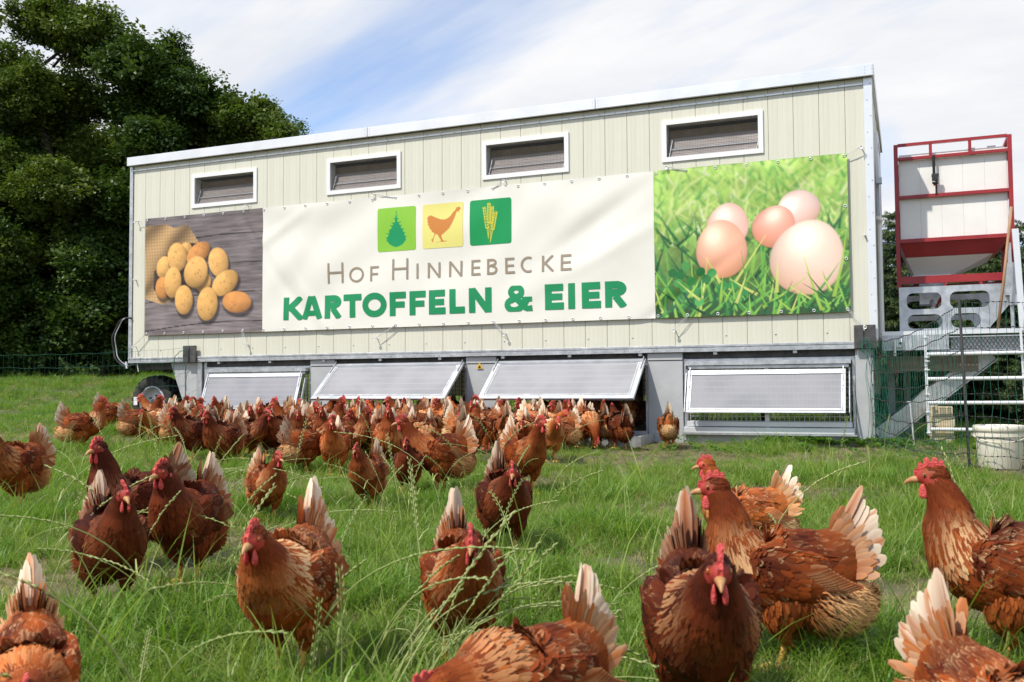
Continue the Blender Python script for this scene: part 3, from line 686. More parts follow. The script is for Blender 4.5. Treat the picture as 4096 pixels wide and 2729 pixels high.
def paint_eggs():
    p = Paint(250, 200, 1.22)
    t = p.V; n1 = p.noise(7, 7, 11, 3); n2 = p.noise(40, 30, 12, 2)
    p.img = (lina([186,220,112])*(1-t)[..., None]**1.2 + lina([46,92,52])*(t**1.1)[..., None])*(0.55+0.9*n1)[..., None]*(0.7+0.6*n2)[..., None]
    p.blend(np.clip((t-0.8)*4, 0, 1)*0.6*n1, lina([78,70,66]))
    br = [lina(c) for c in ([200,228,120],[150,206,96],[222,236,150],[130,192,90],[104,170,84],[234,240,186])]
    p.strokes(420, (0,1,0.0,0.55), (0.06,0.2), (0.004,0.011), (0.5,2.6), br, 21)
    dk = [lina(c) for c in ([66,140,72],[44,112,66],[120,190,84],[150,205,90],[34,84,50])]
    p.strokes(260, (0,1,0.45,1.05), (0.10,0.28), (0.006,0.014), (0.6,2.5), dk, 22)
    k = p.img
    for _ in range(3): k = (k+np.roll(k,1,0)+np.roll(k,-1,0)+np.roll(k,1,1)+np.roll(k,-1,1))/5
    wgt = np.clip(1.3-1.6*t, 0.15, 1)[..., None]; p.img = p.img*(1-wgt)+k*wgt
    X = lambda x, y: (x-222)/1550
    Yf = lambda x, y: (y-(270-(x-222)/1510*145))/(1162+(x-222)/1550*85)
    eggs = [(1390,565,175,155,-0.5,(236,204,192)),(835,695,176,182,0.15,(242,192,176)),(1205,700,172,172,0.5,(238,164,142)),(783,880,214,234,-0.05,(240,178,148)),(1455,940,288,300,0.35,(248,214,194))]
    r = np.random.default_rng(8)
    for (cx, cy, rx, ry, an, c) in eggs:
        u, v = X(cx, cy), Yf(cx, cy); H = 1162+(cx-222)/1550*85
        a, b = p.ell(u, v, rx*1.22/1550*0.985, ry/H, an, 0.10); q = a*a+b*b
        p.blend(np.clip((1.16-q)*3, 0, 1)*np.clip(b+0.3, 0, 1)*0.6, lina([40,60,34]))
        m = np.clip((1-q)*12, 0, 1); nz_ = np.sqrt(np.clip(1-q, 0, 1)); lam = 0.62+0.5*nz_-0.16*b
        col = lina(c)*lam[..., None]; warm = np.clip(b-0.1, 0, 1)[..., None]; col = col*(1-0.35*warm)+lina([232,140,70])*0.35*warm*1.1
        col = col + lina([255,245,225])*(0.45*np.exp(-((a+0.3)**2+(b+0.45)**2)*6))[..., None]
        p.blend(m, col)
    p.img = np.where(p.img > 1, 1, p.img)
    fg = [lina(c) for c in ([170,205,84],[126,186,76],[214,222,120],[90,160,72])]
    for (x0, y0, a, L, w, bd) in [(0.40,0.83,0.95,0.42,0.012,0.1),(0.42,0.88,0.9,0.3,0.010,-0.1),(0.57,0.95,0.55,0.35,0.011,0.2),(0.78,0.96,0.85,0.34,0.014,0.3),(0.86,0.98,1.9,0.36,0.012,-0.2),(0.17,1.0,2.1,0.5,0.013,0.2),(0.24,1.0,1.4,0.4,0.010,0.1),(0.05,0.98,1.5,0.35,0.010,-0.3),(0.36,0.80,2.0,0.22,0.013,0.2),(0.5,0.99,1.65,0.42,0.010,0.1),(0.92,0.9,1.3,0.4,0.013,0.3),(0.70,0.97,2.2,0.2,0.012,0.0),(0.64,0.86,1.5,0.2,0.014,0.1)]:
        p.blade(x0, y0, a, L, w, bd, fg[r.integers(4)])
    cl = [lina(c) for c in ([62,142,74],[84,160,84],[44,118,62])]
    for (u, v) in [(0.17,0.66),(0.14,0.72),(0.20,0.76),(0.25,0.70),(0.16,0.80),(0.22,0.83),(0.28,0.75),(0.13,0.77),(0.42,0.80),(0.47,0.84),(0.44,0.89),(0.37,0.80),(0.24,0.90),(0.31,0.71),(0.10,0.70)]:
        a, b = p.ell(u, v, 0.032, 0.030, r.uniform(0, 3)); p.blend(np.clip((1-a*a-b*b)*6, 0, 1), cl[r.integers(3)]*(0.85+0.4*r.random()))
    p.strokes(60, (0.0,1,0.85,1.1), (0.08,0.22), (0.006,0.012), (0.4,2.7), fg+dk, 31)
    return p
def picture(name, x0, x1, pt):
    V, F = gridpatch(x0, x1, BZ0, BZ1, pt.w, pt.h)
    return bobj(name, V, F, M_vinyl, cols=pt.img.reshape(-1, 3))
pp = picture('potato_picture', BX0, S1, paint_potatoes()); pp['label'] = 'printed picture of potatoes spilling from a sack on grey boards'
pe = picture('egg_picture', S2, BX1, paint_eggs()); pe['label'] = 'printed picture of five eggs lying in green grass'
V, F = gridpatch(S1+0.0005, S2-0.0005, BZ0, BZ1, 300, 90); bobj('white_field', V, F, M_vwhite)
# ---- logo squares, painted on fine patches
def sq(name, x0, x1, bgc, fn, label):
    z0, z1 = 2.012, 2.484; pt = Paint(110, 110, 1.0); pt.img[:] = lina(bgc); fn(pt)
    V, F = gridpatch(x0, x1, z0, z1, 110, 110, 0.0025)
    # round the corners by dropping cells outside
    u, v = pt.U.ravel(), pt.V.ravel(); r = 0.06
    dx_ = np.maximum(np.maximum(r-u, u-(1-r)), 0); dy_ = np.maximum(np.maximum(r-v, v-(1-r)), 0); ok = dx_**2+dy_**2 <= r*r
    F = F[ok[F].all(1)]
    o = bobj(name, V, F, M_vinyl, cols=pt.img.reshape(-1, 3)); o['label'] = label
def fir(p):
    r = np.random.default_rng(2); L = [(0.5,0.08)]; Rr = []
    prof = [(0.10,0.010),(0.20,0.012),(0.19,0.05),(0.22,0.02),(0.26,0.025),(0.25,0.085),(0.29,0.03),(0.345,0.04),(0.335,0.15),(0.375,0.075),(0.42,0.10),(0.41,0.16),(0.46,0.12),(0.505,0.16),(0.49,0.225),(0.54,0.17),(0.59,0.21),(0.58,0.27),(0.63,0.21),(0.68,0.25),(0.67,0.29),(0.72,0.24),(0.76,0.27),(0.79,0.22),(0.83,0.20),(0.87,0.13),(0.895,0.05),(0.90,0.0)]
    Rr = [(0.5+w*0.95, v) for v, w in prof]; Lf = [(0.5-w*(1.0+0.1*math.sin(i*3)), v+0.01*math.sin(i)) for i, (v, w) in enumerate(prof)]
    p.blend(p.inpoly([(0.5,0.06)]+Rr+Lf[::-1]), lina([18,150,92]))
def henlogo(p):
    P = [(0.93,0.13),(0.90,0.10),(0.87,0.12),(0.84,0.11),(0.81,0.17),(0.75,0.22),(0.70,0.29),(0.63,0.345),(0.54,0.37),(0.44,0.355),(0.33,0.31),(0.25,0.27),(0.19,0.25),(0.13,0.28),(0.115,0.34),(0.14,0.37),(0.115,0.40),(0.15,0.43),(0.13,0.47),(0.17,0.49),(0.17,0.54),(0.22,0.58),(0.24,0.63),(0.30,0.66),(0.29,0.72),(0.25,0.79),(0.21,0.80),(0.25,0.83),(0.24,0.87),(0.27,0.85),(0.28,0.79),(0.33,0.68),(0.38,0.70),(0.46,0.82),(0.45,0.855),(0.33,0.87),(0.55,0.865),(0.62,0.85),(0.52,0.84),(0.49,0.79),(0.47,0.72),(0.56,0.66),(0.66,0.58),(0.73,0.48),(0.78,0.38),(0.82,0.28),(0.84,0.22),(0.88,0.21),(0.91,0.24),(0.90,0.19),(0.94,0.17)]
    Pw = [(0.5+(x-0.5)*1.03, y) for x, y in P]
    p.blend(p.inpoly(Pw), lina([246,228,170])); p.blend(p.inpoly(P), lina([206,132,62]))
def wheat(p):
    c = lina([226,206,62])
    def seg(x0, y0, x1, y1, w):
        dx = x1-x0; dy = y1-y0; L2 = dx*dx+dy*dy; t = np.clip(((p.U-x0)*dx+(p.V-y0)*dy)/L2, 0, 1); d = np.hypot(p.U-x0-t*dx, p.V-y0-t*dy); p.blend(np.clip((w-d)/0.006, 0, 1), c)
    for (x0, y0, x1, y1, xb, yb) in [(0.36,0.20,0.42,0.62,0.45,0.86),(0.47,0.12,0.47,0.50,0.46,0.80),(0.55,0.20,0.52,0.52,0.50,0.90),(0.63,0.32,0.56,0.66,0.49,0.94)]:
        seg(x1, y1, xb, yb, 0.010)
        for k in range(8):
            t = k/7; x = x0+(x1-x0)*t; y = y0+(y1-y0)*t
            for sd in (-1, 1):
                a, b = p.ell(x+sd*0.024, y, 0.013, 0.034, sd*0.5); p.blend(np.clip((1-a*a-b*b)*4, 0, 1), c)
        seg(x0, y0, x0-0.006, y0-0.05, 0.006); seg(x0, y0, x0+0.012, y0-0.04, 0.005)
sq('logo_square', -5.037, -4.569, (140,198,62), fir, 'bright green square with a dark green fir tree')
sq('logo_square', -4.487, -4.012, (232,222,128), henlogo, 'pale yellow square with an orange hen silhouette')
sq('logo_square', -3.934, -3.465, (18,150,82), wheat, 'dark green square with yellow ears of corn')
# ---- letters: strokes following the cloth
def stroke_mesh(strokes, x0, x1, z0, h, wst):
    Vv, Ff = [], []; lay = 0
    for st in strokes:
        pts, wd = st if isinstance(st[1], float) else (st, 1.0)
        P = [(x0+(x1-x0)*px, z0+h*pz) for px, pz in pts]
        D = [P[0]]                                         # subdivide to about 2 cm
        for a, b in zip(P[:-1], P[1:]):
            n = max(1, int(math.hypot(b[0]-a[0], b[1]-a[1])/0.022))
            D += [(a[0]+(b[0]-a[0])*k/n, a[1]+(b[1]-a[1])*k/n) for k in range(1, n+1)]
        D = np.array(D); n = len(D); T = np.gradient(D, axis=0); 
        closed = np.allclose(D[0], D[-1])
        if closed: T[0] = T[-1] = D[1]-D[-2]
        T /= np.linalg.norm(T, axis=1)[:, None]+1e-9; Nn = np.stack([-T[:, 1], T[:, 0]], -1); lay += 1
        hw = wst*wd/2; b0 = len(Vv)
        for q in range(n):
            for s in (-1, 0, 1):
                x, z = D[q]+Nn[q]*hw*s; z = min(max(z, z0-0.004), z0+h+0.004); Vv.append((x, float(bsurf(x, z, 0.003+0.0003*lay)), z))
        for q in range(n-1):
            for s in range(2): Ff.append((b0+q*3+s, b0+q*3+s+1, b0+(q+1)*3+s+1, b0+(q+1)*3+s))
    return Vv, Ff
def arc(cx, cz, rx, rz, a0, a1, n=14): return [(cx+rx*math.cos(R(a0+(a1-a0)*k/n)), cz+rz*math.sin(R(a0+(a1-a0)*k/n))) for k in range(n+1)]
def glyph(ch, w, h, s):
    """stroke skeletons in unit box; w,h metres, s stroke width"""
    ex, ez = s/2/w, s/2/h; L, Rr, B, T = ex, 1-ex, ez, 1-ez
    if ch == 'K': return [[(L,0),(L,1)], [(L+ex*0.8,0.46),(1-ex*1.15,1)], [(L+ex*1.6,0.56),(1-ex*0.9,0)]]
    if ch == 'A': return [[(ex*0.9,0),(0.5-ex*0.15,1)], [(1-ex*0.9,0),(0.5+ex*0.15,1)], ([(0.22,0.26),(0.78,0.26)], 0.8)]
    if ch == 'R': return [[(L,0),(L,1)], [(L,T),(0.5,T)]+arc(0.5,0.71,Rr-0.55,0.29-ez,90,-90)+[(L,0.42+ez)], [(0.45,0.44),(1-ex*1.0,0)]]
    if ch == 'B': return [[(L,0),(L,1)], [(L,T),(0.5,T)]+arc(0.5,0.76,Rr-0.57,0.24-ez,90,-90)+[(L,0.52+ez*0)], [(0.5,0.52)]+arc(0.5,0.26+ez*0.5,Rr-0.5,0.26-ez*0.5,90,-90)+[(L,B)]]
    if ch == 'T': return [[(0.5,0),(0.5,1)], [(0,T),(1,T)]]
    if ch == 'O': return [arc(0.5,0.5,0.5-ex,0.5-ez+0.02,90,450,28)]
    if ch == 'F': return [[(L,0),(L,1)], [(L,T),(1,T)], ([(L,0.47),(0.92,0.47)], 0.92)]
    if ch == 'E': return [[(L,0),(L,1)], [(L,T),(0.97,T)], ([(L,0.5),(0.92,0.5)], 0.92), [(L,B),(1,B)]]
    if ch == 'L': return [[(L,0),(L,1)], [(L,B),(1,B)]]
    if ch == 'N': return [[(L,0),(L,1)], [(Rr,0),(Rr,1)], [(ex*1.1,1-ez*0.3),(1-ex*1.1,ez*0.3)]]
    if ch == 'I': return [[(0.5,0),(0.5,1)]]
    if ch == 'H': return [[(L,0),(L,1)], [(Rr,0),(Rr,1)], [(L,0.52),(Rr,0.52)]]
    if ch == 'C': return [arc(0.55,0.5,0.55-ex,0.5-ez+0.01,62,298,22)]
    if ch == '&': return [([(0.98,0.10),(0.80,0.07),(0.34,0.60)]+arc(0.42,0.76,0.19,0.19,210,-40,12)+[(0.52,0.60),(0.26,0.44)]+arc(0.36,0.26,0.25,0.22,130,318,12)+[(0.72,0.28),(0.80,0.46)], 0.88), ([(0.62,0.46),(0.97,0.46)], 0.7)]
BIG = [('K',-6.259,-5.985),('A',-6.017,-5.742),('R',-5.712,-5.485),('T',-5.467,-5.237),('O',-5.226,-4.927),('F',-4.889,-4.691),('F',-4.647,-4.453),('E',-4.414,-4.219),('L',-4.172,-3.995),('N',-3.947,-3.692),('&',-3.551,-3.238),('E',-3.108,-2.907),('I',-2.865,-2.784),('E',-2.718,-2.523),('R',-2.48,-2.253)]
for ch, a, b in BIG:
    V, F = stroke_mesh(glyph(ch, b-a, 0.257, 0.071), a, b, 1.313, 0.257, 0.071); bobj('green_letter', V, F, M_green)
SMALL = [('H',-5.672,-5.471,1),('O',-5.397,-5.21,0),('F',-5.128,-5.022,0),('H',-4.855,-4.661,1),('I',-4.566,-4.537,0),('N',-4.43,-4.28,0),('N',-4.179,-4.024,0),('E',-3.92,-3.815,0),('B',-3.74,-3.624,0),('E',-3.538,-3.434,0),('C',-3.369,-3.217,0),('K',-3.139,-3.008,0),('E',-2.937,-2.823,0)]
for ch, a, b, tall in SMALL:
    h = 0.226 if tall else 0.163
    V, F = stroke_mesh(glyph(ch, b-a, h, 0.024), a, b, 1.700, h, 0.024); bobj('taupe_letter', V, F, M_taupe)
# ---- eyelets, tie wires and eye bolts
def ring(mb, x, z, r=0.012, rr=0.0035):
    y = float(bsurf(x, z, 0.003)); pts = [(x+r*math.cos(2*math.pi*k/10)-OFF.x, y-OFF.y, z+r*math.sin(2*math.pi*k/10)-OFF.z) for k in range(11)]
    mb.tube(pts, rr, 5, caps=False)
for k in range(29):
    for zz in (BZ1-0.022, BZ0+0.022):
        mb = MB(); ring(mb, BX0+0.025+k*(BX1-BX0-0.05)/28, zz); mb.build('eyelet', M_galv_lt, banner, smooth=True)
for k in (1, 2):
    mb = MB(); ring(mb, BX1-0.025, BZ0+k*(BZ1-BZ0)/3); mb.build('eyelet', M_galv_lt, banner, smooth=True)
TIES = [((-8.255,2.592),(-8.43,2.60)),((-6.83,2.592),(-6.78,2.665)),((-4.83,2.592),(-5.09,2.655)),((-3.67,2.592),(-3.54,2.665)),((-1.66,2.592),(-1.85,2.645)),((-0.24,2.592),(-0.095,2.66)),
        ((-8.255,1.214),(-8.44,1.07)),((-6.83,1.214),(-6.77,1.05)),((-4.83,1.214),(-5.06,1.08)),((-3.67,1.214),(-3.55,1.09)),((-1.66,1.214),(-1.80,1.08)),((-0.24,1.214),(-0.10,1.06))]
for (e, b) in TIES:
    y = float(bsurf(*e, 0.006))
    w = MB()
    for dx_ in (-0.006, 0.007):
        w.tube([(e[0]+dx_-OFF.x, y-OFF.y, e[1]-OFF.z), ((e[0]+b[0])/2+dx_*2-OFF.x, y-0.004-OFF.y, (e[1]+b[1])/2-0.006-OFF.z), (b[0]-OFF.x, y-0.01-OFF.y, b[1]-OFF.z)], 0.0022, 5)
    w.build('tie_wire', M_galv_lt, banner)
    q = MB().tube([(b[0]-OFF.x,-0.002-OFF.y,b[1]-OFF.z),(b[0]-OFF.x,-0.055-OFF.y,b[1]-OFF.z)], 0.0055, 6)
    pts = [(b[0]+0.013*math.cos(t)-OFF.x, -0.058-OFF.y, b[1]-0.012+0.013*math.sin(t)-OFF.z) for t in np.linspace(0, 2*math.pi, 9)]; q.tube(pts, 0.005, 5)
    q.build('eye_bolt', M_galv_lt, banner)
for b in ((-8.45,1.88),(-0.085,1.87)):
    MB().tube([(b[0]-OFF.x,-0.002-OFF.y,b[1]-OFF.z),(b[0]-OFF.x,-0.05-OFF.y,b[1]-OFF.z)], 0.009, 7).build('eye_bolt', M_galv_lt, banner)

# ================================================================ FEED SILO
M_red = pm('red_frame_paint', (0.30,0.018,0.022), (0.36,0.025,0.028), scale=6, rough=0.38)
M_tank = pm('white_tank_plastic', lin(240,238,233), lin(232,228,221), scale=2.5, rough=0.45, bump=0.03)
M_wood = pm('pole_wood', (0.30,0.17,0.09), (0.42,0.26,0.15), scale=6, rough=0.7, stretch=(4,4,0.6), bump=0.2)
M_strap = pm('black_webbing', (0.012,0.012,0.014), rough=0.8)
SY0, SY1, SX0, SX1 = 0.60, 1.55, 0.165, 1.155
silo = empty('feed_silo', (0.66, 1.07, 1.44)); tag(silo, 'white plastic feed silo in a red steel frame right of the hen house', 'feed silo')
SO = Vector(silo.location)
def sb(name, mat, fn, parent=None, bevel=0, smooth=False):
    mb = MB(); fn(mb); mb.v = [tuple(Vector(v)-SO) for v in mb.v]
    return mb.build(name, mat, parent or silo, bevel=bevel, smooth=smooth)
T = 0.036
for (x, y) in ((SX0,SY0),(SX1-T,SY0),(SX0,SY1-T),(SX1-T,SY1-T)):
    sb('frame_post', M_red, lambda m: m.box(x, x+T, y, y+T, 1.442, 2.79))
for z, yy, tt in ((2.772,(SY0,SY1-T),0.026),(2.64,(SY0,SY1-T),0.026),(2.275,(SY0,SY1-T),0.03),(1.862,(SY0,SY1-T),0.034),(1.475,(SY0,SY1-T),0.07)):
    for y in yy: sb('frame_bar', M_red, lambda m: m.box(SX0+T, SX1-T, y+0.002, y+T-0.002, z, z+tt))
    for x in (SX0, SX1-T): sb('frame_bar', M_red, lambda m: m.box(x+0.002, x+T-0.002, SY0+T, SY1-T, z+0.001, z+tt+0.001))
for x in (0.47, 0.80): sb('top_stub', M_red, lambda m: m.box(x, x+0.026, SY0+0.004, SY0+0.03, 2.666, 2.772))
def tank(m):
    x0, x1, y0, y1 = SX0+T+0.004, SX1-T-0.004, SY0+T+0.004, SY1-T-0.004
    n = 5; xs = np.linspace(x0, x1, n+1)
    m.box(x0, x1, y0+0.012, y1, 1.88, 2.685)
    for k in range(n): m.box(xs[k]+0.0015, xs[k+1]-0.0015, y0+0.009, y0+0.013, 1.90, 2.675)
tk = sb('tank', M_tank, tank, bevel=0.006)
sb('tank_lid', M_tank, lambda m: m.box(0.21,1.1,0.66,1.5,2.686,2.70).lathe([(0.15,2.70),(0.15,2.722),(0.13,2.735),(0,2.737)], 20, Matrix.Translation((0.62,1.05,0))).box(0.80,0.86,0.68,0.74,2.70,2.716).box(0.96,1.03,0.68,0.76,2.70,2.72), tk)
# red skirt funnel and white hopper below
def frustum(m, a, b):
    (x0,x1,y0,y1,z0), (X0,X1,Y0,Y1,Z0) = a, b; k = len(m.v)
    m.v += [(x0,y0,z0),(x1,y0,z0),(x1,y1,z0),(x0,y1,z0),(X0,Y0,Z0),(X1,Y0,Z0),(X1,Y1,Z0),(X0,Y1,Z0)]; m.f += [tuple(k+i for i in f) for f in BOXF]
sb('funnel_skirt', M_red, lambda m: frustum(m, (0.245,0.99,0.70,1.4,1.735), (SX0+T,SX1-T,SY0+0.02,SY1-T,1.862)))
hp = sb('hopper', M_tank, lambda m: frustum(m, (0.32,0.66,0.86,1.25,1.575), (0.247,0.985,0.705,1.395,1.733)))
sb('slide_plate', M_tank, lambda m: m.box(0.30,0.64,0.82,1.28,1.555,1.573).box(0.645,0.82,0.85,1.2,1.551,1.558), hp)
st_ = sb('strap', M_strap, lambda m: m.box(0.495,0.52,SY0-0.003,SY0-0.0005,2.43,2.66).box(0.515,0.532,SY0-0.003,SY0-0.0005,2.29,2.43))
sb('ratchet', M_black, lambda m: m.box(0.488,0.54,SY0-0.035,SY0-0.004,2.42,2.475).tube([(0.485,SY0-0.02,2.47),(0.545,SY0-0.02,2.47)],0.016,8).tube([(0.49,SY0-0.02,2.40),(0.54,SY0-0.02,2.40)],0.012,8), st_)
sb('strap_tag', M_red, lambda m: m.box(0.50,0.525,SY0-0.008,SY0-0.0045,2.375,2.392), st_)
for x in (0.56, 0.86): sb('foot_stub', M_red, lambda m: m.box(x,x+0.025,SY0+0.005,SY0+0.03,1.442,1.475))
sb('auger_box', M_galv, lambda m: m.box(0.36,0.58,0.85,1.1,1.30,1.50).tube([(0.47,0.84,1.33),(0.47,0.75,1.25)],0.02,8))
sb('red_valve', M_red, lambda m: m.tube([(0.52,0.70,1.30),(0.545,0.66,1.335)],0.016,8).tube([(0.50,0.72,1.27),(0.52,0.70,1.30)],0.01,6))

# ================================================================ SILO SUPPORT, PLATFORM AND STAIRS
plat = empty('loading_platform', (0.6, 0.3, 0.0)); tag(plat, 'galvanised steel platform with pierced side plate and pipe railing beneath the feed silo', 'platform')
PO = Vector(plat.location)
def pb(name, mat, fn, parent=None, bevel=0):
    mb = MB(); fn(mb); mb.v = [tuple(Vector(v)-PO) for v in mb.v]; return mb.build(name, mat, parent or plat, bevel=bevel)
def pierced(name, outer, holes, y, th, mat):
    cu = bpy.data.curves.new(name, 'CURVE'); cu.dimensions = '2D'; cu.fill_mode = 'BOTH'; cu.extrude = th/2
    for P in [outer]+holes:
        s = cu.splines.new('POLY'); s.points.add(len(P)-1); s.use_cyclic_u = True
        for q, (x, z) in zip(s.points, P): q.co = (x, z, 0, 1)
    tmp = bpy.data.objects.new('tmp', cu); COL.objects.link(tmp); dg = bpy.context.evaluated_depsgraph_get(); dg.update()
    me = bpy.data.meshes.new_from_object(tmp.evaluated_get(dg)); me.name = name; bpy.data.objects.remove(tmp)
    n = len(me.vertices); co = np.zeros(n*3, np.float32); me.vertices.foreach_get('co', co); co = co.reshape(-1, 3)
    co = np.stack([co[:, 0]-PO.x, y-PO.y+co[:, 2], co[:, 1]-PO.z], -1); me.vertices.foreach_set('co', co.ravel()); me.update()
    me.materials.clear(); me.materials.append(mat); return mkobj(name, me, plat)
def slot(x0, x1, z0, z1, r=0.055, n=6):
    P = []
    for (cx, cz, a) in ((x1-r,z1-r,0),(x0+r,z1-r,90),(x0+r,z0+r,180),(x1-r,z0+r,270)):
        P += [(cx+r*math.cos(R(a+90*k/n)), cz+r*math.sin(R(a+90*k/n))) for k in range(n+1)]
    return P
pierced('side_plate', [(0.18,1.03),(0.915,1.03),(1.09,1.25),(1.09,1.442),(0.18,1.442)], [slot(0.245,0.54,1.235,1.385),slot(0.61,0.935,1.235,1.385),slot(0.25,0.54,1.055,1.185),slot(0.615,0.86,1.055,1.185,0.06)], 0.57, 0.008, M_galv)
pierced('side_plate', [(0.18,1.03),(0.915,1.03),(1.09,1.25),(1.09,1.442),(0.18,1.442)], [slot(0.245,0.54,1.235,1.385),slot(0.61,0.935,1.235,1.385),slot(0.25,0.54,1.055,1.185),slot(0.615,0.86,1.055,1.185,0.06)], 1.56, 0.008, M_galv)
pb('top_flange', M_galv, lambda m: m.box(0.18,1.09,0.575,0.61,1.428,1.440).box(0.18,1.09,0.5755,0.61,1.03,1.04))
pb('ladder_bracket', M_galv, lambda m: m.box(1.06,1.14,0.50,0.565,1.33,1.62).box(1.09,1.15,0.49,0.56,1.24,1.33))
pb('deck_edge', M_galv_lt, lambda m: m.box(0.03,1.75,0.30,0.335,0.985,1.022))
pb('deck', M_galv, lambda m: m.box(0.03,1.75,0.336,1.75,0.985,1.012))
pb('front_beam', M_galv, lambda m: m.box(0.03,0.58,0.30,0.33,0.85,0.984).poly([(0.38,0.297,0.984),(0.60,0.297,0.85),(0.38,0.297,0.85)],(0,-0.006,0)))
mesh = MB()
for k in range(40):
    x = 0.44 + k*0.033
    mesh.bar((x,0.32,0.845),(x+0.075,0.32,0.955),0.004,0.010,(0,1,0)); mesh.bar((x+0.075,0.326,0.845),(x,0.326,0.955),0.004,0.010,(0,1,0))
mesh.v = [tuple(Vector(v)-PO) for v in mesh.v]; o = mesh.build('expanded_mesh', M_wired, plat); o['kind'] = 'stuff'
pb('mesh_frame', M_galv, lambda m: m.box(0.42,1.80,0.31,0.335,0.958,0.968).box(0.42,1.80,0.31,0.335,0.833,0.843).box(0.60,1.80,0.345,0.35,0.84,0.96))
pb('upright', M_galv_lt, lambda m: m.bar((0.385,0.14,0.975),(0.395,0.14,0.10),0.022,0.006,(0,1,0)))
for zz in (0.955, 0.78, 0.745, 0.67, 0.455, 0.30, 0.12): pb('bolt', M_galv_lt, lambda m: m.tube([(0.375,0.125,zz),(0.415,0.125,zz)],0.007,6))
for z in (0.808, 0.592, 0.383): pb('railing_pipe', M_galv_lt, lambda m: m.tube([(0.40,0.14,z-0.002),(1.95,0.14,z+0.004)], 0.0165, 10))
pb('railing_pipe', M_galv_lt, lambda m: m.tube([(0.41,0.16,0.15),(1.95,0.16,0.15)], 0.0165, 10))
pb('upright', M_galv_lt, lambda m: m.bar((1.135,0.17,1.0),(1.16,0.17,0.12),0.02,0.006,(0,1,0)))
pb('ladder_stile', M_galv_lt, lambda m: m.bar((1.125,0.25,1.88),(1.16,0.25,1.0),0.05,0.03,(0,1,0)))
pb('ladder_stile', M_galv, lambda m: m.bar((1.10,0.55,1.80),(1.115,0.55,1.0),0.03,0.04,(0,1,0)))
# diagonal channel brace
def brace(m):
    a, b = Vector((-0.02,0.30,0.07)), Vector((0.93,0.62,0.83)); m.bar(a, b, 0.012, 0.15, (0,0,1)); m.bar(a+Vector((0.05,0.05,-0.06)), b+Vector((0.05,0.05,-0.06)), 0.09, 0.012, (0,0,1)); m.bar(a+Vector((-0.045,0.05,0.062)), b+Vector((-0.045,0.05,0.062)), 0.09, 0.012, (0,0,1))
pb('diagonal_brace', M_galv, brace)
for lx, ly in ((0.06,0.9),(1.6,0.9),(1.6,1.6),(0.2,1.6)): pb('leg', M_galv_dull, lambda m: m.box(lx,lx+0.06,ly,ly+0.06,-0.1,0.985))
pb('under_board', pm('weathered_board', (0.16,0.13,0.09), (0.27,0.22,0.15), scale=5, rough=0.85, stretch=(0.5,5,5)), lambda m: m.box(0.06,0.82,0.42,0.46,0.66,0.80))
sw = pb('switch_box', M_white, lambda m: m.box(0.115,0.20,0.265,0.299,0.875,0.955), bevel=0.004)
pb('switch_knob', M_black, lambda m: m.tube([(0.185,0.268,0.915),(0.185,0.250,0.915)],0.011,10), sw)
pb('switch_plug', M_galv_lt, lambda m: m.tube([(0.135,0.255,0.935),(0.135,0.255,0.80)],0.012,8), sw)
pb('red_cable', pm('red_cable', (0.45,0.02,0.02), rough=0.5), lambda m: m.tube([(-0.02,-0.06,0.86),(0.02,0.0,0.80),(0.06,0.1,0.74),(0.10,0.2,0.72),(0.135,0.25,0.70),(0.15,0.25,0.62),(0.14,0.26,0.53),(0.08,0.2,0.50)],0.003,5))
# things around the platform
pole = MB().tube([(0,0,0),(0.06,0.02,0.42),(0.145,0.10,1.08)], 0.0125, 8).build('wooden_pole', M_wood, None, smooth=True, loc=(0.975,0.345,1.025)); tag(pole, 'thin wooden pole leaning against the red silo frame', 'pole')
peg = MB().tube([(0,0,-0.05),(-0.03,0,0.39)], 0.007, 7).bar((-0.055,0,0.392),(0.0,0,0.392),0.012,0.008).build('ground_peg', M_galv_lt, None, loc=(0.28,0.10,float(gz(0.28,0.1)))); tag(peg, 'thin metal ground peg standing in the grass beside the diagonal brace', 'peg')
M_brick = pm('pale_brick', lin(206,190,158), lin(186,168,136), scale=14, rough=0.9, bump=0.3)
def brick_stack():
    bz = float(gz(0.5,0.25))
    for k in range(4):
        w = 0.19 if k == 3 else 0.20
        t = MB()
        zb = bz + k*0.087; hh = 0.085
        x0 = 0.405 + (0.004, -0.006, 0.006, 0.0)[k]
        t.box(-w/2, w/2, 0, 0.24, 0, hh); t.v = [tuple(v) for v in t.v]
        o = t.build('brick', M_brick, None, loc=(x0+w/2, 0.19+0.01*k, zb), bevel=0.004)
        tag(o, ['pale brick at the bottom of the stack under the railing', 'second pale brick from the ground under the railing', 'third pale brick from the ground, just under the pierced one', 'pale pierced brick on top of the stack beside the steel upright'][k], 'brick', 'bricks stacked under the railing')
        if k == 3:
            h = MB()
            for i in range(5):
                for j in range(4): h.tube([(-0.005+i*0.020-0.0, -0.001, 0.014+j*0.019), (-0.005+i*0.020, -0.0035, 0.014+j*0.019)], 0.0055, 6)
            q = h.build('hole', M_dkin, o); q['kind'] = 'stuff'
brick_stack()
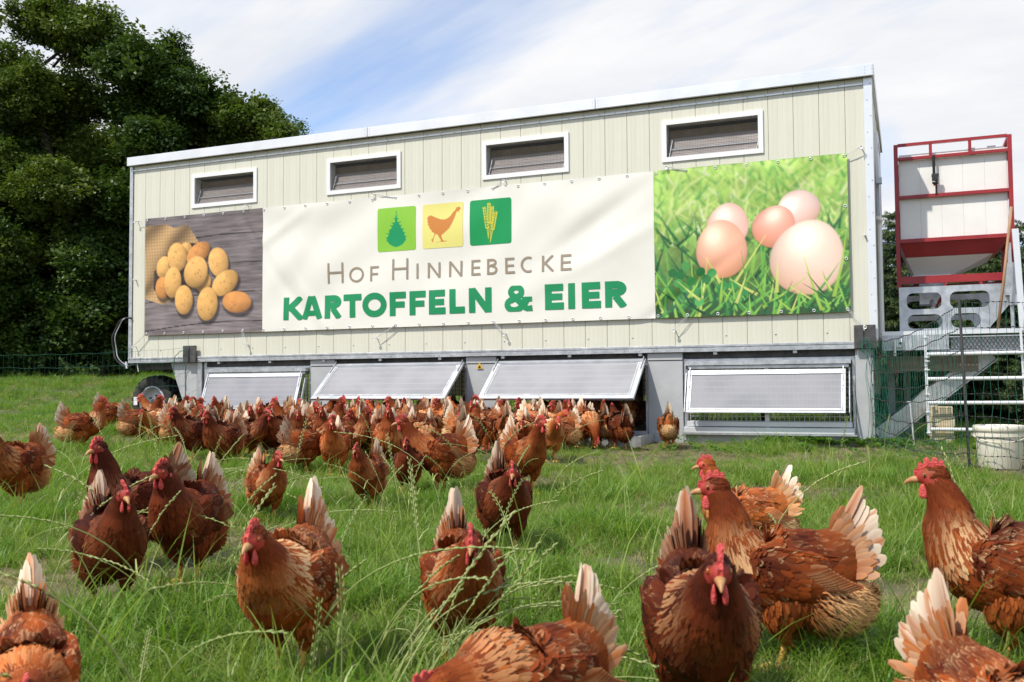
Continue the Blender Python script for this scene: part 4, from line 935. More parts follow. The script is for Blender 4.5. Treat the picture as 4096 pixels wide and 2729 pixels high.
def bucket():
    x, y = 0.80, -1.74; z = float(gz(x, y))
    b = empty('bucket', (x, y, z)); tag(b, 'white lidded plastic bucket standing in the grass behind the net', 'bucket')
    M_b = pm('bucket_plastic', lin(228,222,204), lin(216,208,188), scale=4, rough=0.4)
    o = MB().lathe([(0.0,0.0),(0.125,0.0),(0.13,0.01),(0.148,0.215),(0.158,0.217),(0.158,0.235),(0.15,0.237),(0.152,0.262)], 40).build('pail', M_b, b); autosmooth(o, 50)
    o = MB().lathe([(0.160,0.252),(0.163,0.256),(0.163,0.282),(0.158,0.290),(0.148,0.288),(0.142,0.280),(0.0,0.281)], 40).build('lid', M_b, b); autosmooth(o, 50)
    pts = [(0.163*math.cos(a), 0.163*math.sin(a)-0.012*math.sin(a*1), 0.225-0.075*math.cos(a+R(90)+0)) for a in np.linspace(R(180), R(360), 15)]
    pts = [(0.164*math.cos(a), 0.166*math.sin(a), 0.232+0.05*math.sin(a)) for a in np.linspace(R(180), R(360), 17)]
    MB().tube(pts, 0.0035, 6).build('handle', M_b, b, smooth=True)
    for sx in (-1, 1): MB().tube([(sx*0.15,0,0.225),(sx*0.172,0,0.225)], 0.014, 10).build('handle_lug', M_b, b)
bucket()

# ================================================================ NETTING FENCES
M_green_net = pm('green_twine', (0.012,0.11,0.065), (0.02,0.16,0.10), scale=30, rough=0.6)
M_net_blk = pm('black_strand', (0.015,0.017,0.017), (0.05,0.055,0.055), scale=60, rough=0.6)
def catenary(a, b, sag, n=22):
    a, b = Vector(a), Vector(b); return [a.lerp(b, k/n) + Vector((0,0,-sag*4*(k/n)*(1-k/n))) for k in range(n+1)]
def net_span(parent, org, A, B, zsA, zsB, sag, nvert, bead, twr=0.0013):
    lines = []
    nn = len(zsA)
    for i in range(nn):
        n = 26; pts = catenary((A[0],A[1],zsA[i]), (B[0],B[1],zsB[i]), sag*(0.6+0.4*math.sin(i*2.1+1)**2), n)
        pts = [p + Vector((0, 0, 0.006*math.sin(k*1.7+i))) for k, p in enumerate(pts)]
        gl = [float(gz(p.x, p.y))+0.01 for p in pts]; pts = [Vector((p.x, p.y, max(p.z, g))) for p, g in zip(pts, gl)]
        lines.append(pts)
        mb = MB().tube([p-org for p in pts], 0.0014, 5)
        if bead:
            nb = int((pts[-1]-pts[0]).length/0.040)
            for q in range(nb):
                t = (q+0.5)/nb*n; k = int(t); p = pts[k].lerp(pts[min(k+1,n)], t-k)-org
                mb.tube([p+Vector((-0.005,0.004,0)), p+Vector((0.005,-0.004,0))], 0.0042, 5)
        mb.build('strand', M_net_blk if bead else M_green_net, parent)
    tw = MB()
    for v in range(nvert):
        t = (v+0.5)/nvert*26; col = []
        for L in lines:
            k = int(t); col.append(L[k].lerp(L[min(k+1,26)], t-k)-org)
        pts = []
        for q in range(len(col)-1):
            pts.append(col[q]); pts.append(col[q].lerp(col[q+1], 0.5)+Vector((random.uniform(-0.012,0.012), random.uniform(-0.01,0.01), 0)))
        pts.append(col[-1]); tw.tube(pts, twr, 4, caps=False)
    o = tw.build('twine', M_green_net, parent); o['kind'] = 'stuff'
def fence_post(parent, org, x, y, h, lean, tall=True):
    z = float(gz(x, y)); p = Vector((x, y, z))-org
    MB().tube([p+Vector((0.03,0,-0.05)), p, p+Vector((lean,0,h))], 0.0095, 8).tube([p+Vector((0,0,0.04)), p+Vector((0.045,0.0,0.0))], 0.005, 6).build('post', M_black, parent, smooth=True)
nr = empty('electric_netting', (0.62,-1.80,float(gz(0.62,-1.8)))); tag(nr, 'sagging green netting with beaded black strands at the right corner of the hen house', 'netting fence', )
ORG = Vector(nr.location)
PX, PY = 0.61, -1.80; g0 = float(gz(PX, PY)); g1 = float(gz(-0.05,-0.07)); gB = float(gz(2.2,-2.7))
hs_ = [0.02, 0.10, 0.22, 0.36, 0.51, 0.66, 0.81, 0.96, 1.13]
net_span(nr, ORG, (-0.055,-0.075), (PX-0.028,PY), [g1+0.02+h*0.80 for h in hs_], [g0+h for h in hs_], 0.085, 46, True)
net_span(nr, ORG, (PX-0.028,PY), (2.2,-2.75), [g0+h for h in hs_], [gB+h*0.97 for h in hs_], 0.03, 34, True)
fence_post(nr, ORG, PX, PY, 1.16, -0.035)
fence_post(nr, ORG, 2.2, -2.75, 1.14, 0.02)
# bundled loose twine at the corner leg
tw = MB()
for k in range(14):
    x = -0.09+0.012*k; pts = [Vector((x+random.uniform(-0.02,0.02), -0.09+random.uniform(-0.02,0.02)+0.012*k, z+random.uniform(-0.02,0.02)))-ORG for z in (0.93,0.80,0.62,0.44,0.28,0.12,0.02)]; tw.tube(pts, 0.0018, 4)
for k in range(3):
    c = Vector((-0.10,-0.075,0.90))-ORG; tw.tube([c+Vector((0.035*math.cos(a)+0.005*k, -0.01*k, 0.055*math.sin(a)-0.02*k)) for a in np.linspace(0, 6.3, 14)], 0.003, 5)
o = tw.build('twine_bundle', M_green_net, nr); o['kind'] = 'stuff'
nl = empty('electric_netting', (-8.9,-0.35,float(gz(-8.9,-0.35)))); tag(nl, 'fine green netting fence running left from the hen house past the wheel', 'netting fence')
ORGL = Vector(nl.location)
A = (-7.58,-0.08); B = (-10.6,-0.75); C = (-14.0,-1.6)
ga, gb, gc = [float(gz(*p)) for p in (A,B,C)]
hl = [0.03,0.13,0.25,0.38,0.52,0.66,0.80,0.95]
net_span(nl, ORGL, A, B, [ga+h*1.02 for h in hl], [gb+h*0.96 for h in hl], 0.05, 44, False, 0.0011)
net_span(nl, ORGL, B, C, [gb+h*0.96 for h in hl], [gc+h for h in hl], 0.04, 40, False, 0.0011)
fence_post(nl, ORGL, *B, 1.05, 0.0); fence_post(nl, ORGL, *C, 1.08, 0.0)
MB().tube([Vector(p)-ORGL for p in ((-7.62,-0.09,1.0),(-7.68,-0.09,0.99),(-7.76,-0.09,0.93),(-7.78,-0.09,0.80),(-7.76,-0.09,0.72))], 0.0045, 6).tube([Vector(p)-ORGL for p in ((-7.60,-0.09,1.03),(-7.60,-0.085,0.4),(-7.58,-0.08,0.1))], 0.006, 6).build('tie_cord', M_green_net, nl)

# ================================================================ HENS
M_plume = vcmat('hen_feathers', rough=0.7, tint=True, spec=0.12)
M_skin = vcmat('hen_body', rough=0.6, tint=True, spec=0.3)
M_comb = pm('comb_red', (0.50,0.035,0.035), (0.74,0.11,0.09), scale=60, rough=0.5, bump=0.6, bscale=260)
M_comb.node_tree.nodes['Principled BSDF'].inputs['Subsurface Weight'].default_value = 0.15
M_comb.node_tree.nodes['Principled BSDF'].inputs['Subsurface Radius'].default_value = (0.01,0.003,0.003)
M_beak = pm('beak_horn', lin(196,150,96), lin(168,112,70), scale=50, rough=0.45)
M_leg = pm('leg_scales', lin(222,178,88), lin(196,142,66), scale=60, rough=0.55, bump=0.4, bscale=220)
M_iris = pm('eye_iris', (0.30,0.11,0.02), rough=0.15); M_pupil = pm('eye_pupil', (0.005,0.005,0.005), rough=0.05)

def nrmz(a): return a/(np.linalg.norm(a, axis=-1, keepdims=True)+1e-12)
def catmull(P, m):
    P = np.asarray(P, float); n = len(P); t = np.linspace(0, n-1, m); i = np.clip(t.astype(int), 0, n-2); f = (t-i)[:, None]
    p1, p2 = P[i], P[i+1]; p0 = P[np.maximum(i-1, 0)]; p3 = P[np.minimum(i+2, n-1)]
    return 0.5*((2*p1)+(-p0+p2)*f+(2*p0-5*p1+4*p2-p3)*f**2+(-p0+3*p1-3*p2+p3)*f**3)
class Loft:
    def __init__(s, st, m=40, n=24):
        S = catmull(st, m); C = S[:, :3]; hw, hh = S[:, 3], S[:, 4]; s.C = C
        T = nrmz(np.gradient(C, axis=0)); Y = np.array([0,1.0,0]); Sd = nrmz(Y - (T@Y)[:, None]*T); Nn = np.cross(T, Sd)
        a = np.linspace(0, 2*np.pi, n, endpoint=False); s.ang = a
        s.P = C[:, None]+Sd[:, None]*(hw[:, None]*np.cos(a))[..., None]+Nn[:, None]*(hh[:, None]*np.sin(a))[..., None]
        s.T = T; s.m, s.n = m, n
        du = np.gradient(s.P, axis=0); dv = (np.roll(s.P, -1, 1)-np.roll(s.P, 1, 1))/2
        s.N = nrmz(np.cross(dv, du)); out = s.P-C[:, None]
        s.N *= np.sign((s.N*out).sum(-1)+1e-9)[..., None]; s.du = nrmz(du)
    def sample(s, u, v):
        x = np.clip(u, 0, 0.9999)*(s.m-1); i = x.astype(int); f = (x-i)[:, None]; y = (v % 1)*s.n; j = y.astype(int) % s.n; g = (y-np.floor(y))[:, None]; j2 = (j+1) % s.n; i2 = np.minimum(i+1, s.m-1)
        def q(A): return (A[i,j]*(1-g)+A[i,j2]*g)*(1-f)+(A[i2,j]*(1-g)+A[i2,j2]*g)*f
        return q(s.P), nrmz(q(s.N)), nrmz(q(s.du))
    def mesh(s):
        m, n = s.m, s.n; i, j = np.meshgrid(np.arange(m-1), np.arange(n), indexing='ij'); a = (i*n+j).ravel(); b = (i*n+(j+1) % n).ravel()
        F = [tuple(r) for r in np.stack([a, b, b+n, a+n], -1).tolist()]
        F.append(tuple(range(n-1, -1, -1))); F.append(tuple((m-1)*n+k for k in range(n)))
        return s.P.reshape(-1, 3), F
FR_T = np.array([0, 0.38, 0.78, 1.0])
def feathers(P, D, Nn, L, W, c0, c1, ce, lift=0.16, curl=0.14, prof=(0.55,1.0,0.86,0.18), tt=FR_T, ridge=0.14):
    n = len(P); D = nrmz(D-(D*Nn).sum(-1, keepdims=True)*Nn); Sd = np.cross(Nn, D)
    L = np.broadcast_to(L, n)[:, None]; W = np.broadcast_to(W, n)[:, None]; lift = np.broadcast_to(lift, n)[:, None]
    V = []; Cc = []; Nr = []
    for r, t in enumerate(tt):
        c = P+D*L*t+Nn*(L*lift*t-L*curl*t*t+0.0015)
        e = W*0.5*prof[r]
        V += [c-Sd*e-Nn*W*ridge*prof[r], c, c+Sd*e-Nn*W*ridge*prof[r]]
        cm = c0*(1-t)+c1*t; k = min(1, 0.25+0.9*t); cedge = cm*(1-k)+ce*k
        Cc += [cedge, cm, cedge]; Nr += [nrmz(Nn-Sd*0.12+D*0.10*(t-0.3)), nrmz(Nn+D*0.10*(t-0.3)), nrmz(Nn+Sd*0.12+D*0.10*(t-0.3))]
    R_ = len(tt); V = np.stack(V, 1); Cc = np.stack(Cc, 1)
    q = []
    for r in range(R_-1):
        for s in (0, 1): a = r*3+s; q.append((a, a+3, a+4, a+1))
    F = (np.arange(n)[:, None, None]*(3*R_)+np.array(q)[None]).reshape(-1, 4)
    return V.reshape(-1, 3), F, Cc.reshape(-1, 3), np.stack(Nr, 1).reshape(-1, 3)
def merge(parts):
    V, F, C, Q = [], [], [], []; b = 0
    for v, f, c, q in parts: V.append(v); F.append(f+b); C.append(c); Q.append(q); b += len(v)
    return np.concatenate(V), np.concatenate(F), np.concatenate(C), np.concatenate(Q)
c_ = lambda *a: lina(a)
PAL = dict(
  std  = dict(dark=c_(86,34,16), rust=c_(150,70,27), light=c_(188,106,52), pale=c_(232,192,142), fluff=c_(226,172,118), tailA=c_(192,110,54), tailB=c_(238,222,198)),
  dark = dict(dark=c_(66,26,14), rust=c_(112,48,22), light=c_(150,70,32), pale=c_(212,160,112), fluff=c_(152,80,40), tailA=c_(178,98,48), tailB=c_(234,214,188)),
  pale = dict(dark=c_(130,60,24), rust=c_(186,100,46), light=c_(210,138,78), pale=c_(238,208,164), fluff=c_(230,188,134), tailA=c_(210,146,84), tailB=c_(240,228,204)),
)
def rotY(p, a, c):
    p = np.array(p, float)-c; x = p[..., 0]*math.cos(a)-p[..., 2]*math.sin(a); z = p[..., 0]*math.sin(a)+p[..., 2]*math.cos(a)
    return np.stack([x, p[..., 1], z], -1)+c
def smooth_noise(P, s, seed):
    r = np.random.default_rng(seed); k = r.normal(size=(6,3))*s; ph = r.uniform(0, 6.3, 6)
    return np.mean([np.sin(P@k[i]+ph[i]) for i in range(6)], 0)
HEN = {}
def make_hen(key, pal='std', neck='alert', pitch=0.0, tail_el=0, step=0.03, hd_turn=0.0, lod=1.0, seed=0, tail_spread=1.0, hackle=0.5, fleck=0.3, head_dz=0.0, fluffy=0.0):
    """builds the shared meshes of one hen in one pose (hen looks along +X, feet at z = 0)"""
    r = np.random.default_rng(seed+11); pl = PAL[pal]; piv = np.array([0,0,0.19]); pit = R(pitch)
    body = [(-0.152,0,0.252,0.014,0.018),(-0.118,0,0.234,0.046,0.060),(-0.07,0,0.205,0.072,0.084),(-0.01,0,0.192,0.085,0.091),(0.05,0,0.194,0.084,0.087),(0.093,0,0.220,0.069,0.071)]
    NK = {'alert': [(0.114,0.266,0.049,0.053),(0.121,0.308,0.036,0.039),(0.132,0.340,0.027,0.029)],
          'walk':  [(0.130,0.258,0.047,0.050),(0.152,0.296,0.033,0.036),(0.168,0.324,0.025,0.027)],
          'front': [(0.124,0.256,0.050,0.053),(0.140,0.288,0.036,0.039),(0.154,0.312,0.027,0.029)],
          'mid':   [(0.132,0.244,0.050,0.053),(0.156,0.270,0.037,0.040),(0.172,0.288,0.028,0.030)],
          'low':   [(0.142,0.232,0.048,0.050),(0.178,0.248,0.034,0.036),(0.203,0.262,0.026,0.027)],
          'feed':  [(0.140,0.196,0.048,0.048),(0.180,0.150,0.036,0.036),(0.202,0.102,0.027,0.027)]}[neck]
    HP = {'alert': ((0.150,0.366),-6), 'walk': ((0.190,0.345),-8), 'front': ((0.174,0.332),-10), 'mid': ((0.194,0.303),-10), 'low': ((0.228,0.270),-14), 'feed': ((0.212,0.062),-72)}[neck]
    st = [tuple(rotY(b[:3], pit, piv))+b[3:] for b in body]
    hp = np.array([HP[0][0], 0, HP[0][1]+head_dz]); off = np.array(st[-1][:3])-np.array(body[-1][:3])
    nk = []
    for q, (x, z, w, h) in enumerate(NK):
        k = (q+1)/4.0; nk.append((x+off[0]*(1-k*0.6), 0, z+off[2]*(1-k*0.6)+head_dz*k, w, h))
    if neck == 'feed': hp[2] = 0.062
    else: hp = hp+off*0.4
    turn = R(hd_turn); hp = hp+np.array([-0.008*abs(math.sin(turn)), 0.012*math.sin(turn), 0])
    st2 = st+nk; st2[-1] = (st2[-1][0], 0.006*math.sin(turn), st2[-1][2])+st2[-1][3:]
    st2 += [(hp[0]-0.004, hp[1], hp[2], 0.020, 0.021)]
    B = Loft(st2, 64, 28); hpitch = R(HP[1])
    hd = np.array([math.cos(turn)*math.cos(hpitch), math.sin(turn)*math.cos(hpitch), math.sin(hpitch)]); hs = np.array([-math.sin(turn), math.cos(turn), 0]); hu = np.cross(hd, hs)
    H = lambda a, b, c: hp+hd*a+hs*b+hu*c
    # skull
    def frame_loft(st, m=14, n=14):
        lf = Loft([(x, 0, z, w, h) for x, z, w, h in st], m, n); lf.P = hp+lf.P[..., :1]*hd+lf.P[..., 1:2]*hs+lf.P[..., 2:]*hu
        lf.N = lf.N[..., :1]*hd+lf.N[..., 1:2]*hs+lf.N[..., 2:]*hu; lf.du = lf.du[..., :1]*hd+lf.du[..., 1:2]*hs+lf.du[..., 2:]*hu; return lf
    SK = frame_loft([(-0.032,-0.004,0.004,0.004),(-0.024,-0.002,0.016,0.018),(-0.008,0.001,0.0195,0.0215),(0.010,0.002,0.0165,0.0185),(0.024,-0.001,0.010,0.0115),(0.031,-0.003,0.004,0.005)])
    # fluff and thighs
    FLc = rotY((-0.080,0,0.150), pit, piv)
    FL = Loft([tuple(FLc+np.array([dx,0,dz]))+(w, h) for dx, dz, w, h in ((-0.078,0.016,0.008,0.010),(-0.060,0.006,0.044,0.050),(-0.015,-0.006,0.068,0.072),(0.035,-0.004,0.068,0.066),(0.082,0.002,0.03,0.03))], 22, 20)
    TH = []
    for sd in (-1, 1):
        fx = sd*step
        TH.append(Loft([(-0.004,sd*0.040,0.185,0.034,0.050),(0.004,sd*0.045,0.150,0.037,0.055),(0.010+fx*0.4,sd*0.042,0.110,0.030,0.042),(0.002+fx*0.6,sd*0.038,0.078,0.015,0.018),(-0.006+fx*0.7,sd*0.034,0.060,0.009,0.010)], 18, 16))
    WG = []
    for sd in (-1, 1):
        stw = [(0.086,0.054,0.222,0.004,0.010),(0.066,0.067,0.218,0.011,0.036),(0.018,0.076,0.206,0.014,0.050),(-0.038,0.073,0.200,0.013,0.047),(-0.090,0.053,0.207,0.009,0.032),(-0.130,0.034,0.214,0.004,0.010)]
        WG.append(Loft([tuple(rotY((x, sd*y, z), pit, piv))+(w, h) for x, y, z, w, h in stw], 26, 16))
    # ---------- continuous body mesh (voxel remesh of the lofts)
    V, F = [], []; b0 = 0
    for lf in [B, SK, FL]+TH+WG:
        v, f = lf.mesh(); V.append(v); F += [tuple(i+b0 for i in q) for q in f]; b0 += len(v)
    me = mkmesh('tmp_hen', np.concatenate(V), F); bm = bmesh.new(); bm.from_mesh(me); bmesh.ops.recalc_face_normals(bm, faces=bm.faces); bm.to_mesh(me); bm.free()
    tmp = bpy.data.objects.new('tmp_hen', me); COL.objects.link(tmp); md = tmp.modifiers.new('r', 'REMESH'); md.mode = 'VOXEL'; md.voxel_size = 0.0058; md.use_smooth_shade = True
    dg = bpy.context.evaluated_depsgraph_get(); bme = bpy.data.meshes.new_from_object(tmp.evaluated_get(dg)); bpy.data.objects.remove(tmp); bpy.data.meshes.remove(me)
    n = len(bme.vertices); co = np.zeros(n*3, np.float32); bme.vertices.foreach_get('co', co); co = co.reshape(-1, 3)
    rel = co-hp; a, b, c = rel@hd, rel@hs, rel@hu
    col = np.tile(pl['rust'], (n, 1))*(0.8+0.25*smooth_noise(co, 60, seed))[:, None]
    face = np.clip((0.0185-np.sqrt((a-0.016)**2*0.8+(c+0.004)**2*1.0))/0.006, 0, 1)*(np.abs(b) < 0.03)
    face = np.maximum(face, np.clip((a-0.012)/0.006, 0, 1)*(np.linalg.norm(rel, axis=1) < 0.05))
    skin = lina([186,66,56])*(0.8+0.4*(smooth_noise(co, 300, seed+3)+0.5))[:, None]
    col = col*(1-face[:, None])+skin*face[:, None]
    ca = bme.color_attributes.new('Col', 'FLOAT_COLOR', 'POINT'); cc = np.ones((n, 4), np.float32); cc[:, :3] = col; ca.data.foreach_set('color', cc.ravel())
    bme.materials.clear(); bme.materials.append(M_skin); bme.name = 'hen'
    # ---------- plumage
    parts = []; dn = lambda k: int(k*lod); fs = 1.0/math.sqrt(lod)**0.8
    def jit(c, n, a=0.22): return np.clip(np.asarray(c)*(1+r.normal(0, a, (n,1))), 0, 1)
    def mixc(A, Bc, k): return A*(1-k[:, None])+Bc*k[:, None]
    # body (breast, back, rump)
    n = dn(3000); u = r.uniform(0.02, 0.70, n); v = r.random(n); p, nn, du = B.sample(u, v); s = np.sin(v*2*np.pi)
    spine = np.clip(s*1.6, 0, 1); nz1 = smooth_noise(p, 45, seed+1)
    base = mixc(np.tile(pl['rust'], (n,1)), np.tile(pl['dark'], (n,1)), np.clip(0.5*spine+1.2*nz1+0.15, 0, 1)); base = base*(1+r.normal(0, 0.13, (n,1)))
    base = mixc(base, np.tile(pl['light'], (n,1)), np.clip((0.25-u)*1.5, 0, 0.45))
    k = (r.random(n) < fleck*0.9*spine+0.12).astype(float)*r.uniform(0.3, 1, n); ce = mixc(base*1.10, np.tile(pl['pale'], (n,1)), k*0.6)
    d = -du+np.array([0,0,-0.25])*(1-spine[:, None])+r.normal(0, 0.12, (n,3))
    parts.append(feathers(p, d, nn, r.uniform(0.020,0.029,n)*fs, r.uniform(0.012,0.017,n)*fs, base*0.85, base, ce, lift=r.uniform(0.02,0.10,n), curl=0.10))
    # neck hackle
    n = dn(1500); u = r.uniform(0.54, 0.985, n)**0.95; v = r.random(n); p, nn, du = B.sample(u, v); q = np.clip((0.86-u)/0.26, 0, 1)
    nz1 = smooth_noise(p, 70, seed+2); s = np.sin(v*2*np.pi)
    base = mixc(np.tile(pl['dark']*0.6+pl['rust']*0.4, (n,1)), np.tile(pl['light'], (n,1)), np.clip(q*0.55+0.5*nz1, 0, 1))*(1+r.normal(0, 0.15, (n,1)))
    k = np.clip(np.clip(q*1.7-0.45, 0, 1)*hackle*(r.random(n) < 0.7)*np.clip(s+0.85, 0.1, 1), 0, 1); ce = mixc(base*1.2, np.tile(pl['pale'], (n,1)), k)
    L = (0.018+0.020*q)*r.uniform(0.85,1.15,n)*fs; dirn = -du+r.normal(0, 0.06, (n,3))
    parts.append(feathers(p, dirn, nn, L, (0.006+0.0040*q)*fs, mixc(base*0.9, np.tile(pl['pale'], (n,1)), np.clip(k*0.45, 0, 0.6)), mixc(base, np.tile(pl['pale'], (n,1)), np.clip(k*0.95, 0, 0.95)), ce, lift=0.05, curl=0.04, prof=(0.7,1,0.7,0.08)))
    # head feathers
    n = dn(240); u = r.uniform(0.08, 0.62, n); v = r.random(n); p, nn, du = SK.sample(u, v); rel = p-hp; a = rel@hd; c = rel@hu
    ok = (a < 0.002) | (c > 0.011+0.3*np.maximum(a, 0)); p, nn, du = p[ok], nn[ok], du[ok]; n = len(p); base = jit(pl['dark']*0.75+pl['rust']*0.25, n, 0.15)
    parts.append(feathers(p, -du+r.normal(0, 0.1, (n,3)), nn, 0.012*fs, 0.0045*fs, base, base, base*1.2, lift=0.08, curl=0.05))
    # fluff below and behind
    n = dn(2800); u = r.uniform(0.0, 0.95, n); v = r.random(n); p, nn, du = FL.sample(u, v); back = np.clip((FLc[0]+0.045-p[:, 0])/0.06, 0, 1)
    base = mixc(np.tile(pl['light']*0.5+pl['rust']*0.5, (n,1)), np.tile(pl['fluff'], (n,1)), np.clip(back*(0.9+0.4*fluffy)+0.3*smooth_noise(p, 50, seed+5), 0, 1))*(1+r.normal(0, 0.10, (n,1)))*(1+0.22*fluffy*back[:, None])
    d = -du*0.9+np.array([-0.25,0,-0.55])+r.normal(0, 0.38, (n,3))
    parts.append(feathers(p, d, nn, r.uniform(0.018,0.034,n)*fs, r.uniform(0.0022,0.0050,n)*fs, base*0.92, base, base*1.05, lift=r.uniform(0.05,0.55,n), curl=0.1, prof=(0.8,1,0.6,0.05)))
    for lf in TH:
        n = dn(420); u = r.uniform(0.05, 0.96, n); v = r.random(n); p, nn, du = lf.sample(u, v); base = jit(pl['rust']*0.6+pl['light']*0.4, n, 0.16)
        parts.append(feathers(p, du+np.array([-0.35,0,-0.2])+r.normal(0, 0.15, (n,3)), nn, r.uniform(0.014,0.022,n)*fs, 0.007*fs, base*0.9, base, base*1.15, lift=0.12, curl=0.1, prof=(0.8,1,0.65,0.06)))
    # wings: coverts then long flight feathers
    for w, lf in enumerate(WG):
        sd = -1 if w == 0 else 1
        n = dn(620); u = r.uniform(0.08, 0.86, n); v = r.random(n); p, nn, du = lf.sample(u, v); ok = nn[:, 1]*sd > -0.15; p, nn, du, u = p[ok], nn[ok], du[ok], u[ok]; n = len(p)
        base = mixc(np.tile(pl['dark'], (n,1)), np.tile(pl['rust'], (n,1)), np.clip(0.45+1.0*smooth_noise(p, 60, seed+7), 0, 1))*(1+r.normal(0, 0.18, (n,1)))
        k = (r.random(n) < fleck*0.45)*r.uniform(0.2, 0.75, n); ce = mixc(base*1.12, np.tile(pl['pale'], (n,1)), k)
        parts.append(feathers(p, du+r.normal(0, 0.08, (n,3))+np.array([0,0,-0.10]), nn, r.uniform(0.022,0.030,n)*fs, r.uniform(0.012,0.017,n)*fs, base*0.85, base, ce, lift=0.05, curl=0.07))
        m = 11; t = np.linspace(0, 1, m); pz = np.stack([0.020-0.085*t*0.6, np.full(m, sd*0.084)-sd*0.012*t, 0.205-0.048*t+0.02*t*t], -1); pz = rotY(pz, pit, piv)
        dirs = rotY(np.stack([-np.ones(m), -sd*0.22*np.ones(m), 0.16-0.12*t], -1), pit, 0*piv); nv = np.tile(np.array([0.1,sd*1.0,0.12]), (m,1)); base = jit(pl['rust']*0.7+pl['dark']*0.3, m, 0.18)
        parts.append(feathers(pz, dirs, nrmz(nv), np.linspace(0.090,0.105,m)*1.0, 0.021, base*0.85, base, mixc(base*1.1, np.tile(pl['pale'], (m,1)), np.full(m, 0.30)), lift=0.02, curl=0.03, prof=(0.7,1,0.95,0.35)))
    plume = merge(parts); pme = mkmesh('plumage', *plume[:2], M_plume, smooth=True, cols=plume[2], vnorm=plume[3])
    # ---------- tail: tent of long feathers plus coverts
    tp = []; TB = rotY((-0.112,0,0.256), pit, piv)
    for sd in (-1, 1):
        m = 10; i = np.arange(m)*0.70; el = np.radians(np.linspace(67, 67-24*min(tail_spread, 1.3), m)+tail_el)+pit*-1+r.normal(0, 0.05, m); sp = np.radians(1.2+1.9*i)*tail_spread
        P0 = TB+np.stack([0.014-0.004*i, sd*(0.004+0.004*i), 0.012-0.011*i], -1); D = np.stack([-np.cos(el)*np.cos(sp), sd*np.sin(sp), np.sin(el)*np.cos(sp)], -1)
        fwd = np.clip(1.1-0.30*i, 0.05, 2); Nv = np.stack([fwd, np.full(m, sd*0.9), np.full(m, 0.25)], -1); Nv = nrmz(Nv-(Nv*D).sum(-1, keepdims=True)*D)
        cB = np.tile(pl['tailB'], (m,1))*(1+r.normal(0, 0.04, (m,1))); cA = jit(pl['tailA'], m, 0.12); mixk = np.where(r.random(m) < 0.35, r.uniform(0.7, 1.0, m), r.uniform(0.0, 0.4, m))
        tp.append(feathers(P0, D, Nv, np.linspace(0.116,0.082,m)*r.uniform(0.90,1.06,m), np.linspace(0.025,0.029,m), jit(pl['rust'], m), mixc(cB, cA, mixk), mixc(cB, cA, mixk*0.6*(r.random(m) < 0.6)), lift=0.03, curl=0.07, prof=(0.5,0.95,1.0,0.75,0.22), tt=np.array([0,0.3,0.6,0.88,1.0]), ridge=0.10))
        m = 46; i = r.uniform(0, 1, m); el = np.radians(84-78*i+tail_el)-pit; sp = np.radians(6+16*i)*tail_spread
        P0 = TB+np.stack([0.022-0.020*i+r.normal(0,0.004,m), sd*(0.006+0.032*i), 0.014-0.075*i+r.normal(0,0.004,m)], -1); D = np.stack([-np.cos(el)*np.cos(sp), sd*np.sin(sp), np.sin(el)*np.cos(sp)], -1)
        Nv = np.stack([np.full(m, -0.15), np.full(m, sd*1.0), np.full(m, 0.3)], -1); Nv = nrmz(Nv-(Nv*D).sum(-1, keepdims=True)*D); cA = jit(pl['light'], m, 0.18); k = r.uniform(0, 0.7, m)
        tp.append(feathers(P0, D, Nv, r.uniform(0.042,0.078,m), r.uniform(0.014,0.022,m), jit(pl['rust'], m), mixc(cA, np.tile(pl['tailB'], (m,1)), k*0.7), mixc(cA, np.tile(pl['pale'], (m,1)), k), lift=0.12, curl=0.14, prof=(0.55,1,0.9,0.3)))
    tv = merge(tp); tme = mkmesh('tail', *tv[:2], M_plume, smooth=True, cols=tv[2], vnorm=tv[3])
    # ---------- comb, wattles, beak, eyes
    out = [(0.030,0.004),(0.031,0.015),(0.027,0.019),(0.024,0.017),(0.021,0.028),(0.016,0.031),(0.012,0.025),(0.008,0.037),(0.001,0.039),(-0.003,0.029),(-0.009,0.038),(-0.016,0.036),(-0.016,0.027),(-0.023,0.032),(-0.028,0.029),(-0.025,0.022),(-0.030,0.020),(-0.026,0.014),(-0.012,0.016),(0.004,0.018),(0.016,0.015)]
    fl = r.uniform(-0.25, 0.25); m = len(out); cv = []
    for th_ in (-1, 0, 1):
        for (x, z) in out:
            t = max(0, z-0.012)/0.034; cv.append(H(x, fl*0.04*t*t+th_*(0.0042*(1-0.55*t)), z) if th_ else H(0.97*x+0.0, fl*0.04*t*t, z*1.03+0.0004))
    cf = []
    for k in range(2):
        for i in range(m): j = (i+1) % m; cf.append((k*m+i, k*m+j, (k+1)*m+j, (k+1)*m+i))
    cf.append(tuple(range(m-1, -1, -1))); cf.append(tuple(2*m+i for i in range(m)))
    cme = mkmesh('comb', cv, cf, M_comb); bm = bmesh.new(); bm.from_mesh(cme); bmesh.ops.triangulate(bm, faces=[f for f in bm.faces if len(f.verts) > 4]); bmesh.ops.recalc_face_normals(bm, faces=bm.faces); bm.to_mesh(cme); bm.free()
    def ellips(c, ra, rb, rc, drop=0.0, mat=None, name='x', n=10):
        V, F = [], []
        for i in range(n+1):
            ph = math.pi*i/n-math.pi/2
            for k in range(n):
                t = 2*math.pi*k/n; x, y, z = math.cos(ph)*math.cos(t), math.cos(ph)*math.sin(t), math.sin(ph); kk = 1-drop*z
                V.append(H(c[0]+ra*x*kk, c[1]+rb*y*kk, c[2]+rc*z))
        for i in range(n):
            for k in range(n): F.append((i*n+k, i*n+(k+1) % n, (i+1)*n+(k+1) % n, (i+1)*n+k))
        return mkmesh(name, V, F, mat, smooth=True)
    if neck == 'feed': wz = -0.028
